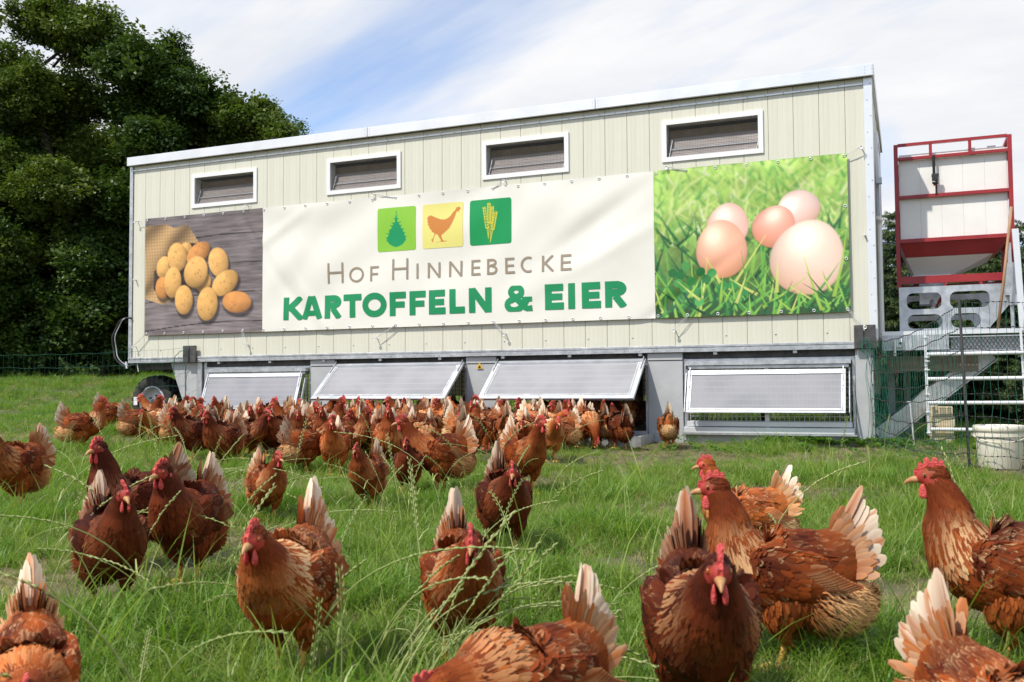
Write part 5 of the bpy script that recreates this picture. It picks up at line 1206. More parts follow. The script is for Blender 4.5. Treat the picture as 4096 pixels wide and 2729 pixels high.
    wme = [ellips((0.017,sd*0.008,-0.027), 0.0095, 0.0042, 0.0155, 0.35, M_comb, 'wattle') for sd in (-1, 1)]
    ear = [ellips((-0.010,sd*0.0205,-0.010), 0.006, 0.003, 0.008, 0.2, M_comb, 'earlobe', 8) for sd in (-1, 1)]
    bk = frame_loft([(0.024,-0.002,0.0085,0.0085),(0.034,-0.0025,0.0065,0.0068),(0.044,-0.005,0.004,0.0045),(0.052,-0.010,0.0013,0.0015)], 12, 12); bv, bf = bk.mesh(); kme = mkmesh('beak', bv, bf, M_beak, smooth=True)
    eme = []
    for sd in (-1, 1):
        e = ellips((0.0105,sd*0.0155,0.005), 0.0047, 0.0030, 0.0047, 0, M_iris, 'eye', 10); e.materials.append(M_pupil)
        mi = np.zeros(len(e.polygons), np.int32)
        for f in e.polygons:
            cxyz = np.array(f.center)-hp; rr = math.hypot(cxyz@hd-0.0105, cxyz@hu-0.005)
            if rr < 0.0026 and (cxyz@hs)*sd > 0.0165: mi[f.index] = 1
        e.polygons.foreach_set('material_index', mi); eme.append(e)
    # ---------- legs
    lme = []
    for w, sd in enumerate((-1, 1)):
        fx = sd*step; a = np.array([-0.004+fx*0.7, sd*0.034, 0.078]); bpt = np.array([0.004+fx, sd*0.034, 0.008]); mb = MB()
        mb.tube([a, a*0.5+bpt*0.5+np.array([-0.002,0,0]), bpt], [0.0085,0.0068,0.0078], 8)
        for an, ln in ((0,0.052),(34,0.044),(-34,0.044),(178,0.024)):
            dv = np.array([math.cos(R(an)), math.sin(R(an)), 0]); mb.tube([bpt, bpt+dv*ln*0.5+np.array([0,0,0.003]), bpt+dv*ln*0.85+np.array([0,0,-0.003]), bpt+dv*ln+np.array([0,0,-0.005])], [0.0062,0.0056,0.0045,0.0015], 6)
        bmh = mkmesh('leg', mb.v, mb.f, M_leg, smooth=True); lme.append(bmh)
    HEN[key] = dict(body=bme, kids=[('plumage',pme),('tail',tme),('comb',cme),('wattle',wme[0]),('wattle',wme[1]),('earlobe',ear[0]),('earlobe',ear[1]),('beak',kme),('eye',eme[0]),('eye',eme[1]),('leg',lme[0]),('leg',lme[1])])
def place_hen(key, x, y, yaw, scale, tint, label, z=None, tilt=0.0):
    h = HEN[key]; o = bpy.data.objects.new('hen', h['body']); COL.objects.link(o)
    o.location = (x, y, float(gz(x, y))+0.004 if z is None else z); o.rotation_euler = (R(tilt), 0, R(yaw)); o.scale = (scale,)*3
    tag(o, label, 'hen', 'brown hens in the meadow'); o.color = (*tint, 1)
    for nm, me in h['kids']:
        c = bpy.data.objects.new(nm, me); COL.objects.link(c); c.parent = o; c.color = (*tint, 1)
    return o

# ================================================================ GRASS
def blade_mesh(name, n, h, spread, lean, w, mat, seed, dry=0.0, droop=0.5):
    r = np.random.default_rng(seed); V, F = [], []
    for k in range(n):
        a = r.uniform(0, 6.283); rad = spread*math.sqrt(r.random()); x, y = rad*math.cos(a), rad*math.sin(a)
        hh = h*r.uniform(0.45, 1.1); d = r.uniform(0, 6.283); ln = lean*r.uniform(0.2, 1.4)*hh; ww = w*r.uniform(0.7, 1.3)
        dx, dy = math.cos(d), math.sin(d); sx, sy = -dy, dx; b = len(V); m = 4
        dr = droop*r.random()
        for i in range(m+1):
            t = i/m; px = x+dx*ln*t*t; py = y+dy*ln*t*t; pz = hh*(t-dr*t*t*t*0.7); wv = ww*(1-t**1.6)*0.5+0.00015
            V += [(px-sx*wv, py-sy*wv, pz), (px+sx*wv, py+sy*wv, pz)]
        for i in range(m): F.append((b+2*i, b+2*i+1, b+2*i+3, b+2*i+2))
    return mkmesh(name, V, np.array(F), mat, smooth=True)
M_gr = [leafmat('grass_fresh', (0.105,0.215,0.022), (0.20,0.345,0.045), 0.42, 0.4), leafmat('grass_mid', (0.145,0.235,0.030), (0.29,0.385,0.080), 0.42, 0.45), leafmat('grass_dry', (0.32,0.27,0.11), (0.52,0.45,0.24), 0.3, 0.7)]
tufts = [blade_mesh('tuft', 26, 0.095, 0.05, 0.8, 0.0042, M_gr[0], 1), blade_mesh('tuft', 24, 0.115, 0.05, 1.0, 0.0045, M_gr[1], 2, droop=0.8), blade_mesh('tuft', 22, 0.16, 0.04, 1.1, 0.0048, M_gr[0], 3, droop=0.8),
         blade_mesh('tuft', 30, 0.060, 0.06, 1.1, 0.0036, M_gr[1], 4), blade_mesh('tuft', 16, 0.085, 0.06, 1.8, 0.0030, M_gr[2], 5, droop=0.9), blade_mesh('tuft', 14, 0.05, 0.07, 2.6, 0.0034, M_gr[2], 6, droop=1.0), blade_mesh('tuft', 9, 0.30, 0.05, 0.9, 0.0052, M_gr[1], 7, droop=0.7)]
C_tuft = src_collection('tuft_src', tufts)
def vnoise(x, y, f, seed):
    r = np.random.default_rng(seed); o = 0
    for k in range(5):
        a = r.uniform(0, 6.28); o = o+np.sin(f*(1+0.35*k)*(x*math.cos(a)+y*math.sin(a))+r.uniform(0, 6.28))
    return o/5
def cam_coords(x, y):
    s = -(x-CAMP.x)*math.sin(YAW)+(y-CAMP.y)*math.cos(YAW); l = (x-CAMP.x)*math.cos(YAW)+(y-CAMP.y)*math.sin(YAW); return s, l
def grass():
    P = []
    def zone(s0, s1, dens, half, pad):
        area = (s1-s0)*((s0+s1)*half+2*pad); n = int(area*dens); s = rng.uniform(s0, s1, n*2); w = s*half+pad; keep = rng.random(n*2) < w/(s1*half+pad); s = s[keep][:n]
        l = rng.uniform(-1, 1, len(s))*(s*half+pad)
        x = CAMP.x-s*math.sin(YAW)+l*math.cos(YAW); y = CAMP.y+s*math.cos(YAW)+l*math.sin(YAW); P.append(np.stack([x, y, s], -1))
    zone(0.4, 2.2, 1250, 0.60, 0.9); zone(2.2, 4.5, 800, 0.60, 1.3); zone(4.5, 10.5, 390, 0.60, 2.4); zone(10.5, 18, 170, 0.66, 3); zone(18, 34, 60, 0.7, 4)
    p = np.concatenate(P); x, y, s = p.T
    bare = (x > -8.0) & (x < 0.0) & (y > -0.02) & (y < 3.1)
    bare |= ((x > -5.7) & (x < -3.9) | (x > -3.75) & (x < -1.95)) & (y > -0.5) & (y < 0)
    x, y, s = x[~bare], y[~bare], s[~bare]; n = len(x)
    worn = sstep(0.15, 0.6, vnoise(x, y, 2.3, 3)+0.70*sstep(-3.2, -0.8, y)*(x > -9)*(x < 1.5)*(y < 0.2)+0.05)      # trodden, drier ground in front of the flaps
    lush = sstep(0.0, 0.5, vnoise(x, y, 3.1, 9))
    q = rng.random(n); idx = np.where(q < 0.42, 0, np.where(q < 0.72, 1, 3)); idx = np.where((rng.random(n) < 0.38*lush), 2, idx)
    idx = np.where(rng.random(n) < 0.15+0.50*worn, np.where(rng.random(n) < 0.5, 4, 5), idx)
    idx = np.where((worn > 0.5) & (idx == 2), 3, idx)
    idx = np.where((worn < 0.3) & (rng.random(n) < 0.035) & (s < 9), 6, idx)
    sc = rng.uniform(0.45, 0.85, n)*(1-0.30*worn)*(1+0.35*lush*(1-worn)); sc *= np.where(s > 10, 1.35, 1)*np.where(s > 18, 1.4, 1)
    keep = rng.random(n) > 0.45*sstep(0.5, 1.0, worn)
    x, y, s, idx, sc = x[keep], y[keep], s[keep], idx[keep], sc[keep]; n = len(x)
    z = gz(x, y)+0.012*np.sin(x*3.1+1.3*y)*np.cos(y*2.3-0.7*x)+0.008*np.sin(x*6.7)*np.sin(y*5.9+x)-0.004
    rot = np.stack([rng.normal(0, 0.18, n), rng.normal(0, 0.18, n), rng.uniform(0, 6.283, n)], -1)
    o = scatter('meadow_grass', np.stack([x, y, z], -1), rot, sc, idx, C_tuft); tag(o, 'green meadow grass with trodden dry patches', 'grass', kind='stuff')
grass()
# ---- tall ryegrass stalks in the foreground
M_stalk = leafmat('rye_stalk', (0.34,0.42,0.13), (0.52,0.56,0.25), 0.3, 0.5)
def rye_mesh(seed, h, bend, ear):
    r = np.random.default_rng(seed); mb = MB(); n = 14; az = r.uniform(0, 6.28); pts = []
    for k in range(n+1):
        t = k/n; o = bend*h*t**2.2; pts.append(Vector((o, 0.02*h*math.sin(3*t+seed), h*(t-0.30*bend*t**3))))
    mb.tube(pts, [0.0019*(1-0.5*k/n) for k in range(n+1)], 4)
    k0 = 1-ear; m = int(16*ear/0.35)
    for q in range(m):
        t = k0+(1-k0)*(q+0.5)/m; i = min(int(t*n), n-1); p = pts[i].lerp(pts[i+1], t*n-i); d = (pts[i+1]-pts[i]).normalized(); sd = Vector((0,1,0)) if q % 2 else Vector((0,-1,0)); sd = (sd+Vector((r.uniform(-0.4,0.4),0,0)))
        L = 0.020*r.uniform(0.8, 1.2); e = p+d*L*0.92+sd*L*0.30; mid = p.lerp(e, 0.5)+sd*0.0014
        w = d.cross(sd).normalized()*0.0026; b = len(mb.v); nn = sd*0.0018
        mb.v += [tuple(p), tuple(mid+w+nn), tuple(mid-w+nn), tuple(mid-nn*0.5), tuple(e)]; mb.f += [(b,b+1,b+2),(b,b+2,b+3),(b,b+3,b+1),(b+1,b+4,b+2),(b+2,b+4,b+3),(b+3,b+4,b+1)]
    for q in range(2):
        t = r.uniform(0.15, 0.5); i = int(t*n); p = pts[i]; a = r.uniform(0, 6.28); L = h*r.uniform(0.2, 0.4); b = len(mb.v)
        for s in range(5):
            u = s/4; c = p+Vector((math.cos(a)*L*0.6*u, math.sin(a)*L*0.6*u, L*(0.8*u-0.75*u*u))); ww = 0.0022*(1-u)+0.0002; w = Vector((-math.sin(a), math.cos(a), 0))*ww; mb.v += [tuple(c-w), tuple(c+w)]
        for s in range(4): mb.f.append((b+2*s, b+2*s+1, b+2*s+3, b+2*s+2))
    return mkmesh('rye_stalk', mb.v, mb.f, M_stalk, smooth=True)
ryes = [rye_mesh(k, h, b, e) for k, (h, b, e) in enumerate([(0.40,0.25,0.40),(0.46,0.5,0.38),(0.36,0.7,0.42),(0.30,0.3,0.45),(0.50,0.85,0.35),(0.42,0.1,0.42)])]
C_rye = src_collection('rye_src', ryes)
def rye():
    x, y, zr, tl, ix = [], [], [], [], []
    r = np.random.default_rng(5)
    def clump(cx, cy, n, rad, az=None, tilt=0.15):
        for _ in range(n):
            a = r.uniform(0, 6.28); d = rad*math.sqrt(r.random()); x.append(cx+d*math.cos(a)); y.append(cy+d*math.sin(a)); zr.append(r.uniform(0, 6.28) if az is None else az+r.normal(0, 0.45)); tl.append(abs(r.normal(tilt, 0.12))); ix.append(r.integers(6))
    for (s, l, n, rad, az, tilt) in CLUMPS:
        clump(CAMP.x-s*math.sin(YAW)+l*math.cos(YAW), CAMP.y+s*math.cos(YAW)+l*math.sin(YAW), n, rad, az, tilt)
    for _ in range(90):
        s = r.uniform(2.2, 8); l = r.uniform(-0.6, 0.6)*s
        if l > 0.05*s and r.random() < 0.75: continue
        x.append(CAMP.x-s*math.sin(YAW)+l*math.cos(YAW)); y.append(CAMP.y+s*math.cos(YAW)+l*math.sin(YAW)); zr.append(r.uniform(0, 6.28)); tl.append(abs(r.normal(0.1, 0.15))); ix.append(r.integers(6))
    xx, yy = np.array(x), np.array(y); n = len(xx); ok = ~((yy > -0.6) & (xx > -8) & (xx < 0.3)); 
    rot = np.stack([np.zeros(n), np.array(tl), np.array(zr)], -1)
    o = scatter('tall_ryegrass', np.stack([xx, yy, gz(xx, yy)], -1)[ok], rot[ok], r.uniform(0.75, 1.15, n)[ok], np.array(ix)[ok], C_rye); tag(o, 'tall thin flowering grass stalks standing among the hens', 'grass', kind='stuff')
CLUMPS = [(2.1,-0.26,12,0.12,0.55,0.45),(2.05,-0.17,8,0.08,0.5,0.6),(1.9,-0.10,5,0.10,0.4,0.9),(2.5,-0.83,5,0.14,None,0.12),(2.3,-0.54,5,0.14,None,0.1),(2.15,-0.42,4,0.10,None,0.12),(5.0,-1.72,16,0.22,0.55,0.55),(4.6,-1.35,8,0.3,0.5,0.35),(3.3,-1.6,9,0.25,0.3,0.5),(2.7,-1.15,6,0.2,None,0.25),(3.0,-0.15,5,0.2,None,0.15),(5.0,-0.13,8,0.35,None,0.15),(4.4,-0.55,9,0.3,None,0.2),(3.6,-0.85,6,0.3,None,0.15),(6,-2.4,8,0.5,None,0.2),(3.0,0.95,4,0.3,None,0.15),(1.75,-0.62,4,0.15,None,0.2),(1.6,-0.28,4,0.12,None,0.15)]
rye()
# low weeds at the foot of the right corner leg
M_weed = leafmat('weed_leaf', (0.07,0.17,0.02), (0.14,0.26,0.05), 0.4, 0.5)
def weed_mesh(seed):
    r = np.random.default_rng(seed); V, F = [], []
    for k in range(16):
        a = r.uniform(0, 6.28); L = r.uniform(0.02, 0.045); z0 = r.uniform(0.005, 0.05); c = Vector((0.03*math.cos(a)*r.random(), 0.03*math.sin(a)*r.random(), z0)); d = Vector((math.cos(a), math.sin(a), r.uniform(0.0, 0.7))); s = Vector((-math.sin(a), math.cos(a), 0)); b = len(V)
        V += [tuple(c), tuple(c+d*L*0.5+s*L*0.32), tuple(c+d*L), tuple(c+d*L*0.5-s*L*0.32)]; F.append((b,b+1,b+2,b+3))
    return mkmesh('weed', V, F, M_weed)
C_weed = src_collection('weed_src', [weed_mesh(k) for k in range(3)])
n = 190; wx = np.concatenate([rng.uniform(-1.0, 0.25, 110), rng.uniform(-1.8, 1.6, 80)]); wy = np.concatenate([rng.uniform(-0.16, -0.03, 110), rng.uniform(-1.6, -0.1, 80)])
o = scatter('low_weeds', np.stack([wx, wy, gz(wx, wy)+0.01], -1), np.stack([np.zeros(n), np.zeros(n), rng.uniform(0, 6.28, n)], -1), rng.uniform(0.6, 1.5, n), rng.integers(0, 3, n), C_weed); tag(o, 'small leafy weeds along the foot of the hen house', 'weeds', kind='stuff')

# ================================================================ TREES
def leaf_clump(seed, n, size, leaf, mat, flat=0.6):
    r = np.random.default_rng(seed); P = r.normal(0, 1, (n,3)); P = nrmz(P)*(r.random((n,1))**0.5)*size*np.array([1,1,flat]); V, F = [], []
    for p in P:
        d = nrmz(np.array([r.normal(), r.normal(), r.normal()*0.5-0.25])+p/size*0.6); s = nrmz(np.cross(d, np.array([r.normal()*0.4, r.normal()*0.4, 1.0]))); nn = np.cross(s, d); L = leaf*r.uniform(0.7, 1.25); b = len(V)
        V += [p, p+d*L*0.45+s*L*0.34-nn*L*0.08, p+d*L, p+d*L*0.45-s*L*0.34-nn*L*0.08]; F += [(b,b+1,b+2),(b,b+2,b+3)]
    return mkmesh('leaf_clump', V, np.array(F), mat)
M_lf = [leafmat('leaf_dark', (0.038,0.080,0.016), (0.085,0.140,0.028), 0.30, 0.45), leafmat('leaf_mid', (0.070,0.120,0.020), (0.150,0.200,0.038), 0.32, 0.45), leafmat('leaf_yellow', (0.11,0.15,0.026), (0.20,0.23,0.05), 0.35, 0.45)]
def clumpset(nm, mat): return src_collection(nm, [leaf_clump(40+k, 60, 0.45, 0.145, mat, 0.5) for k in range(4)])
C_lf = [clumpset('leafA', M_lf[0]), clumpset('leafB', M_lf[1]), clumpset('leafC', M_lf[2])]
M_bark = pm('tree_bark', (0.045,0.037,0.028), (0.09,0.075,0.055), scale=8, rough=0.95, bump=0.6, stretch=(3,3,0.5))
def tree(name, x, y, h, rad, low, kind, seed, label, group, nclump=1500, parts=True, sc=1.0, sparse=0.0):
    r = np.random.default_rng(seed); z0 = float(gz(x, y)); t = empty(name, (x, y, z0)); tag(t, label, 'tree', group)
    # limbs
    mb = MB(); tips = []; trunk = [Vector((r.normal(0, 0.05)*k, r.normal(0, 0.05)*k, h*0.86*k/8)) for k in range(9)]; tr = 0.015*h
    mb.tube(trunk, [tr*(1-0.9*k/8)+0.02 for k in range(9)], 9)
    nb = 16
    blobs = []
    for k in range(nb):
        f = low/h+(0.93-low/h)*(k+0.6)/nb; i = min(int(f/0.86*8), 7); base = trunk[i].lerp(trunk[i+1], min(1, f/0.86*8-i)) if f < 0.86 else trunk[8]
        prof = math.sqrt(max(0.05, 1-((f-0.42)/0.60)**2)) if f > 0.42 else 1.0
        a = k*2.399+r.uniform(-0.4, 0.4); L = rad*prof*r.uniform(0.62, 1.0); e = base+Vector((math.cos(a)*L, math.sin(a)*L, L*r.uniform(0.05, 0.4))); m = base.lerp(e, 0.5)+Vector((0,0,0.10*L))
        mb.tube([base-Vector((0,0,0.3)), m, e], [tr*0.35*(1-f)+0.03, tr*0.2*(1-f)+0.02, 0.01], 6)
        blobs.append((e*0.85+base*0.15, 0.20*rad+0.20*rad*r.random()))
        blobs.append((m, 0.18*rad+0.13*rad*r.random()))
        blobs.append((e*0.6+base*0.4+Vector((r.normal(0,0.2)*rad, r.normal(0,0.2)*rad, r.normal(0,0.12)*rad)), 0.15*rad+0.15*rad*r.random()))
    blobs.append((Vector((0,0,h*0.90)), 0.26*rad)); blobs.append((Vector((0.1,0,h*0.96)), 0.15*rad))
    mb.build('trunk', M_bark, t, smooth=True)
    bc = np.array([b[0] for b in blobs]); br = np.array([b[1] for b in blobs]); pr = br**2; pr /= pr.sum(); q = r.choice(len(blobs), nclump, p=pr); d = nrmz(r.normal(0, 1, (nclump,3))); rr = r.random(nclump)**0.22
    P = bc[q]+d*(br[q]*rr*np.where(r.random(nclump) < 0.3, r.uniform(1.0, 1.7, nclump), r.uniform(0.8, 1.1, nclump)))[:, None]*np.array([1,1,0.8]); P = P[P[:, 2] > 0.25]; n = len(P)
    rot = np.stack([r.normal(0, 0.35, n), r.normal(0, 0.35, n), r.uniform(0, 6.28, n)], -1)
    o = scatter('crown', P, rot, r.uniform(0.5, 1.2, n)*sc, r.integers(0, 4, n), C_lf[kind], t); o['kind'] = 'stuff'
    return t
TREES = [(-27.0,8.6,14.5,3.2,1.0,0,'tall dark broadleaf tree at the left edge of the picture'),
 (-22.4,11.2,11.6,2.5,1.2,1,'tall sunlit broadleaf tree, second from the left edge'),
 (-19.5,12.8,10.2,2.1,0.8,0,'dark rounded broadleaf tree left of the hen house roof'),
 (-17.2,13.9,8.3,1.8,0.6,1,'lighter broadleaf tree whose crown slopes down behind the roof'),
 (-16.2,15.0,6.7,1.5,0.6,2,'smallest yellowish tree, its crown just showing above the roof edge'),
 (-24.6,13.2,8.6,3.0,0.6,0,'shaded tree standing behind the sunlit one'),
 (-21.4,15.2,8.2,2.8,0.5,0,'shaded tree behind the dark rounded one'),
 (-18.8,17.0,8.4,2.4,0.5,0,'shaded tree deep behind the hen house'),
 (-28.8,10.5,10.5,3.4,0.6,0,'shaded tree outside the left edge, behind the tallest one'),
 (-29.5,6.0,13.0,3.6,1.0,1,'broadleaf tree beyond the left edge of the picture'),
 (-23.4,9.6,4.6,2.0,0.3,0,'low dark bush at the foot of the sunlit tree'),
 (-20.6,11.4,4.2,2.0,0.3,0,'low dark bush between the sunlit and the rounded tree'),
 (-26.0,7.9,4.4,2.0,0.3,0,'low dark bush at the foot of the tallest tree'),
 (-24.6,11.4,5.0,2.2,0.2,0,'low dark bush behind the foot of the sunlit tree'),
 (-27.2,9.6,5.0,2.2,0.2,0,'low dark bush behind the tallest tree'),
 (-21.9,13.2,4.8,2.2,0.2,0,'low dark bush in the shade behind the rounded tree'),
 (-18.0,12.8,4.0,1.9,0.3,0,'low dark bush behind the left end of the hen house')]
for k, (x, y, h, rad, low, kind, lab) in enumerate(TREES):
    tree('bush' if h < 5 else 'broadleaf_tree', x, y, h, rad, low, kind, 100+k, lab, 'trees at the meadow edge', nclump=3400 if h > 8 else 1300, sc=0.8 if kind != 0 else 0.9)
# ---- young spruces behind the platform
M_nd = [leafmat('needle_dark', (0.03,0.06,0.024), (0.055,0.10,0.036), 0.15, 0.55), leafmat('needle_tip', (0.09,0.14,0.05), (0.16,0.21,0.08), 0.2, 0.55)]
def spray(seed, mat, n=34, L=0.26):
    r = np.random.default_rng(seed); V, F = [], []
    for br_ in range(5):
        o = Vector((L*0.22*br_*0.9, 0, 0)); a = 0 if br_ == 0 else (0.75 if br_ % 2 else -0.75); ln = L*(1.0 if br_ == 0 else 0.62-0.08*br_)
        for k in range(n):
            t = k/n; p = o+Vector((math.cos(a)*ln*t, math.sin(a)*ln*t, -0.05*ln*t*t+0.01*math.sin(k))); th = r.uniform(0, 6.28); d = Vector((0.55, math.cos(th), math.sin(th)*0.9)); d = Matrix.Rotation(a, 3, 'Z') @ d; q = p+d*0.032*r.uniform(0.8, 1.3); s = Vector((0,0,1)).cross(d).normalized()*0.0060; b = len(V)
            V += [tuple(p-s), tuple(p+s), tuple(q)]; F.append((b,b+1,b+2))
    return mkmesh('needle_spray', V, np.array(F), mat)
C_nd = src_collection('needle_src', [spray(k, M_nd[0]) for k in range(3)]+[spray(k+5, M_nd[1]) for k in range(2)])
def spruce(x, y, h, rad, seed, label, group):
    r = np.random.default_rng(seed); z0 = float(gz(x, y)); t = empty('young_spruce', (x, y, z0)); tag(t, label, 'spruce', group); mb = MB().tube([(0,0,-0.05),(0,0,h*0.5),(0,0,h*0.98)], [0.035,0.022,0.006], 8); P, Ro, Sc, Ix = [], [], [], []
    nw = int(h/0.16)
    for k in range(nw):
        f = (k+0.5)/nw; z = h*(0.04+0.94*f); Lb = rad*(1-f)**0.85+0.06; m = 7
        for q in range(m):
            a = q*6.283/m+k*0.9+r.uniform(-0.2, 0.2); L = Lb*r.uniform(0.8, 1.1); e = Vector((math.cos(a)*L, math.sin(a)*L, z-0.12*L+0.05)); mb.tube([(0,0,z), e], [0.009,0.003], 4, caps=False); ns = max(2, int(L/0.11))
            for s in range(ns):
                u = (s+0.6)/ns; p = Vector((0,0,z)).lerp(e, u*0.96)
                for w in (-1, 1): P.append(tuple(p)); Ro.append((r.normal(0, 0.25), r.normal(0.05, 0.2), a+w*r.uniform(0.1, 0.75))); Sc.append(r.uniform(0.75, 1.2)); Ix.append(int(r.integers(3)) if u < 0.75 else 3+int(r.integers(2)))
    mb.build('trunk', M_bark, t); o = scatter('crown', np.array(P), np.array(Ro), np.array(Sc), np.array(Ix), C_nd, t); o['kind'] = 'stuff'
k = 0
for (x, y, h, rad, lab) in [(0.20,5.6,2.75,0.95,'young spruce just right of the hen house, seen beside the silo'),(1.35,5.2,2.4,0.95,'young spruce seen through the holes of the pierced plate'),(2.5,5.6,2.8,1.0,'young spruce at the right edge behind the railing'),(0.75,7.2,3.0,1.0,'young spruce in the second row behind the platform'),(1.95,7.4,3.0,1.05,'young spruce in the second row near the right edge'),(-0.5,7.4,3.0,1.0,'young spruce hidden mostly behind the hen house corner'),(3.6,6.4,2.8,1.05,'young spruce beyond the right edge of the picture'),(0.2,9.4,3.5,1.1,'young spruce farthest back left of the silo'),(1.5,9.6,3.5,1.1,'young spruce farthest back behind the silo'),(3.0,9.2,3.4,1.1,'far young spruce behind the right edge'),(0.75,4.3,1.25,0.75,'small young spruce close behind the diagonal brace'),(1.9,4.0,1.3,0.75,'small young spruce behind the pipe railing')]:
    spruce(x, y, h, rad, 300+k, lab, 'young spruces behind the platform'); k += 1
# ---- far wood closing the view all round, reads as one mass
def far_wood():
    r = np.random.default_rng(77); P = []
    for k in range(9000):
        a = R(r.uniform(-75, 255)); d = r.uniform(48, 60); x, y = d*math.cos(a)-3, d*math.sin(a)-2
        if y < -38: continue
        hh = 2.0+0.7*math.sin(a*7)+0.5*math.sin(a*17+1); P.append((x, y, float(gz(x, y))+r.random()**0.8*hh))
    P = np.array(P); n = len(P)
    o = scatter('far_wood', P, np.stack([np.zeros(n), np.zeros(n), r.uniform(0, 6.28, n)], -1), r.uniform(1.6, 2.6, n), r.integers(0, 4, n), C_lf[0]); tag(o, 'distant dark wood closing the horizon', 'wood', kind='stuff')
far_wood()

# ================================================================ THE FLOCK
VAR = dict(
 n_dipA=dict(pal='std', neck='low', pitch=-16, tail_el=4, seed=21, fleck=0.6, hackle=0.15, head_dz=-0.04),
 n_dipB=dict(pal='std', neck='feed', pitch=-14, tail_el=0, seed=22, fleck=0.7, tail_spread=1.5),
 n_frontA=dict(pal='dark', neck='front', seed=23, tail_el=8, fleck=0.15, hackle=0.2),
 n_frontB=dict(pal='dark', neck='front', seed=24, hd_turn=-12, tail_el=-8, fleck=0.1, hackle=0.15),
 n_frontC=dict(pal='std', neck='front', seed=25, hd_turn=15, tail_el=8, fleck=0.4, hackle=0.5),
 n_frontD=dict(pal='std', neck='front', seed=26, tail_el=2, fleck=0.3, hackle=0.3),
 n_alertA=dict(pal='std', neck='alert', seed=27, fluffy=1.0, fleck=0.45, hackle=0.85, step=0.02, tail_el=-4),
 n_alertB=dict(pal='dark', neck='alert', seed=28, hd_turn=20, fleck=0.15, hackle=0.6),
 n_alertC=dict(pal='pale', neck='alert', seed=29, fleck=0.5, hackle=1.0),
 n_alertD=dict(pal='std', neck='alert', seed=30, fluffy=1.0, fleck=0.6, hackle=1.2, tail_spread=1.2),
 n_walkA=dict(pal='std', neck='walk', seed=31, fleck=0.2, hackle=0.5),
 n_walkB=dict(pal='std', neck='walk', seed=32, fleck=0.2, hackle=0.2, tail_el=4),
 n_walkC=dict(pal='std', neck='walk', seed=33, fleck=0.2, hackle=0.3, step=0.04, hd_turn=12),
 n_lowA=dict(pal='std', neck='mid', pitch=-3, seed=34, fleck=1.0, hackle=1.0, tail_el=5, tail_spread=0.7),
 n_lowB=dict(pal='std', neck='mid', pitch=-3, seed=35, fleck=0.35, hackle=0.5, tail_el=6, hd_turn=-12, tail_spread=0.7),
 n_lowC=dict(pal='std', neck='low', pitch=0, seed=36, fleck=0.4, hackle=0.3, tail_el=16, head_dz=-0.05, tail_spread=0.7),
 n_lowD=dict(pal='dark', neck='mid', pitch=-3, seed=37, fleck=0.2, hackle=0.2, tail_el=6, hd_turn=-15, tail_spread=0.7),
 n_lowE=dict(pal='dark', neck='mid', pitch=-3, seed=38, fleck=0.5, hackle=0.9, tail_el=5, hd_turn=-6, tail_spread=0.8),
 alert1=dict(pal='std', neck='alert', lod=0.45, seed=51, fleck=0.4), alert2=dict(pal='std', neck='alert', lod=0.45, seed=52, hd_turn=22, hackle=0.7),
 walk1=dict(pal='std', neck='walk', lod=0.45, seed=53, hackle=0.6), walk2=dict(pal='std', neck='walk', lod=0.45, seed=54, hd_turn=-18), walk3=dict(pal='pale', neck='walk', lod=0.45, seed=55, fleck=0.8), walk4=dict(pal='std', neck='alert', lod=0.7, seed=56, fleck=0.3, hackle=1.2, tail_spread=1.3),
 front1=dict(pal='dark', neck='front', lod=0.45, seed=57), front2=dict(pal='std', neck='front', lod=0.45, seed=58, hackle=0.9),
 low1=dict(pal='std', neck='low', lod=0.45, seed=59, pitch=-4, fleck=0.6), low2=dict(pal='pale', neck='low', lod=0.45, seed=60, pitch=-6, fleck=0.8, hackle=0.9),
 feed1=dict(pal='std', neck='feed', lod=0.45, seed=61, pitch=-10), feed2=dict(pal='pale', neck='feed', lod=0.45, seed=62, pitch=-12, fleck=0.6))
TINTS = [(0.92,0.92,0.90), (0.76,0.74,0.72), (1.04,1.04,1.02)]
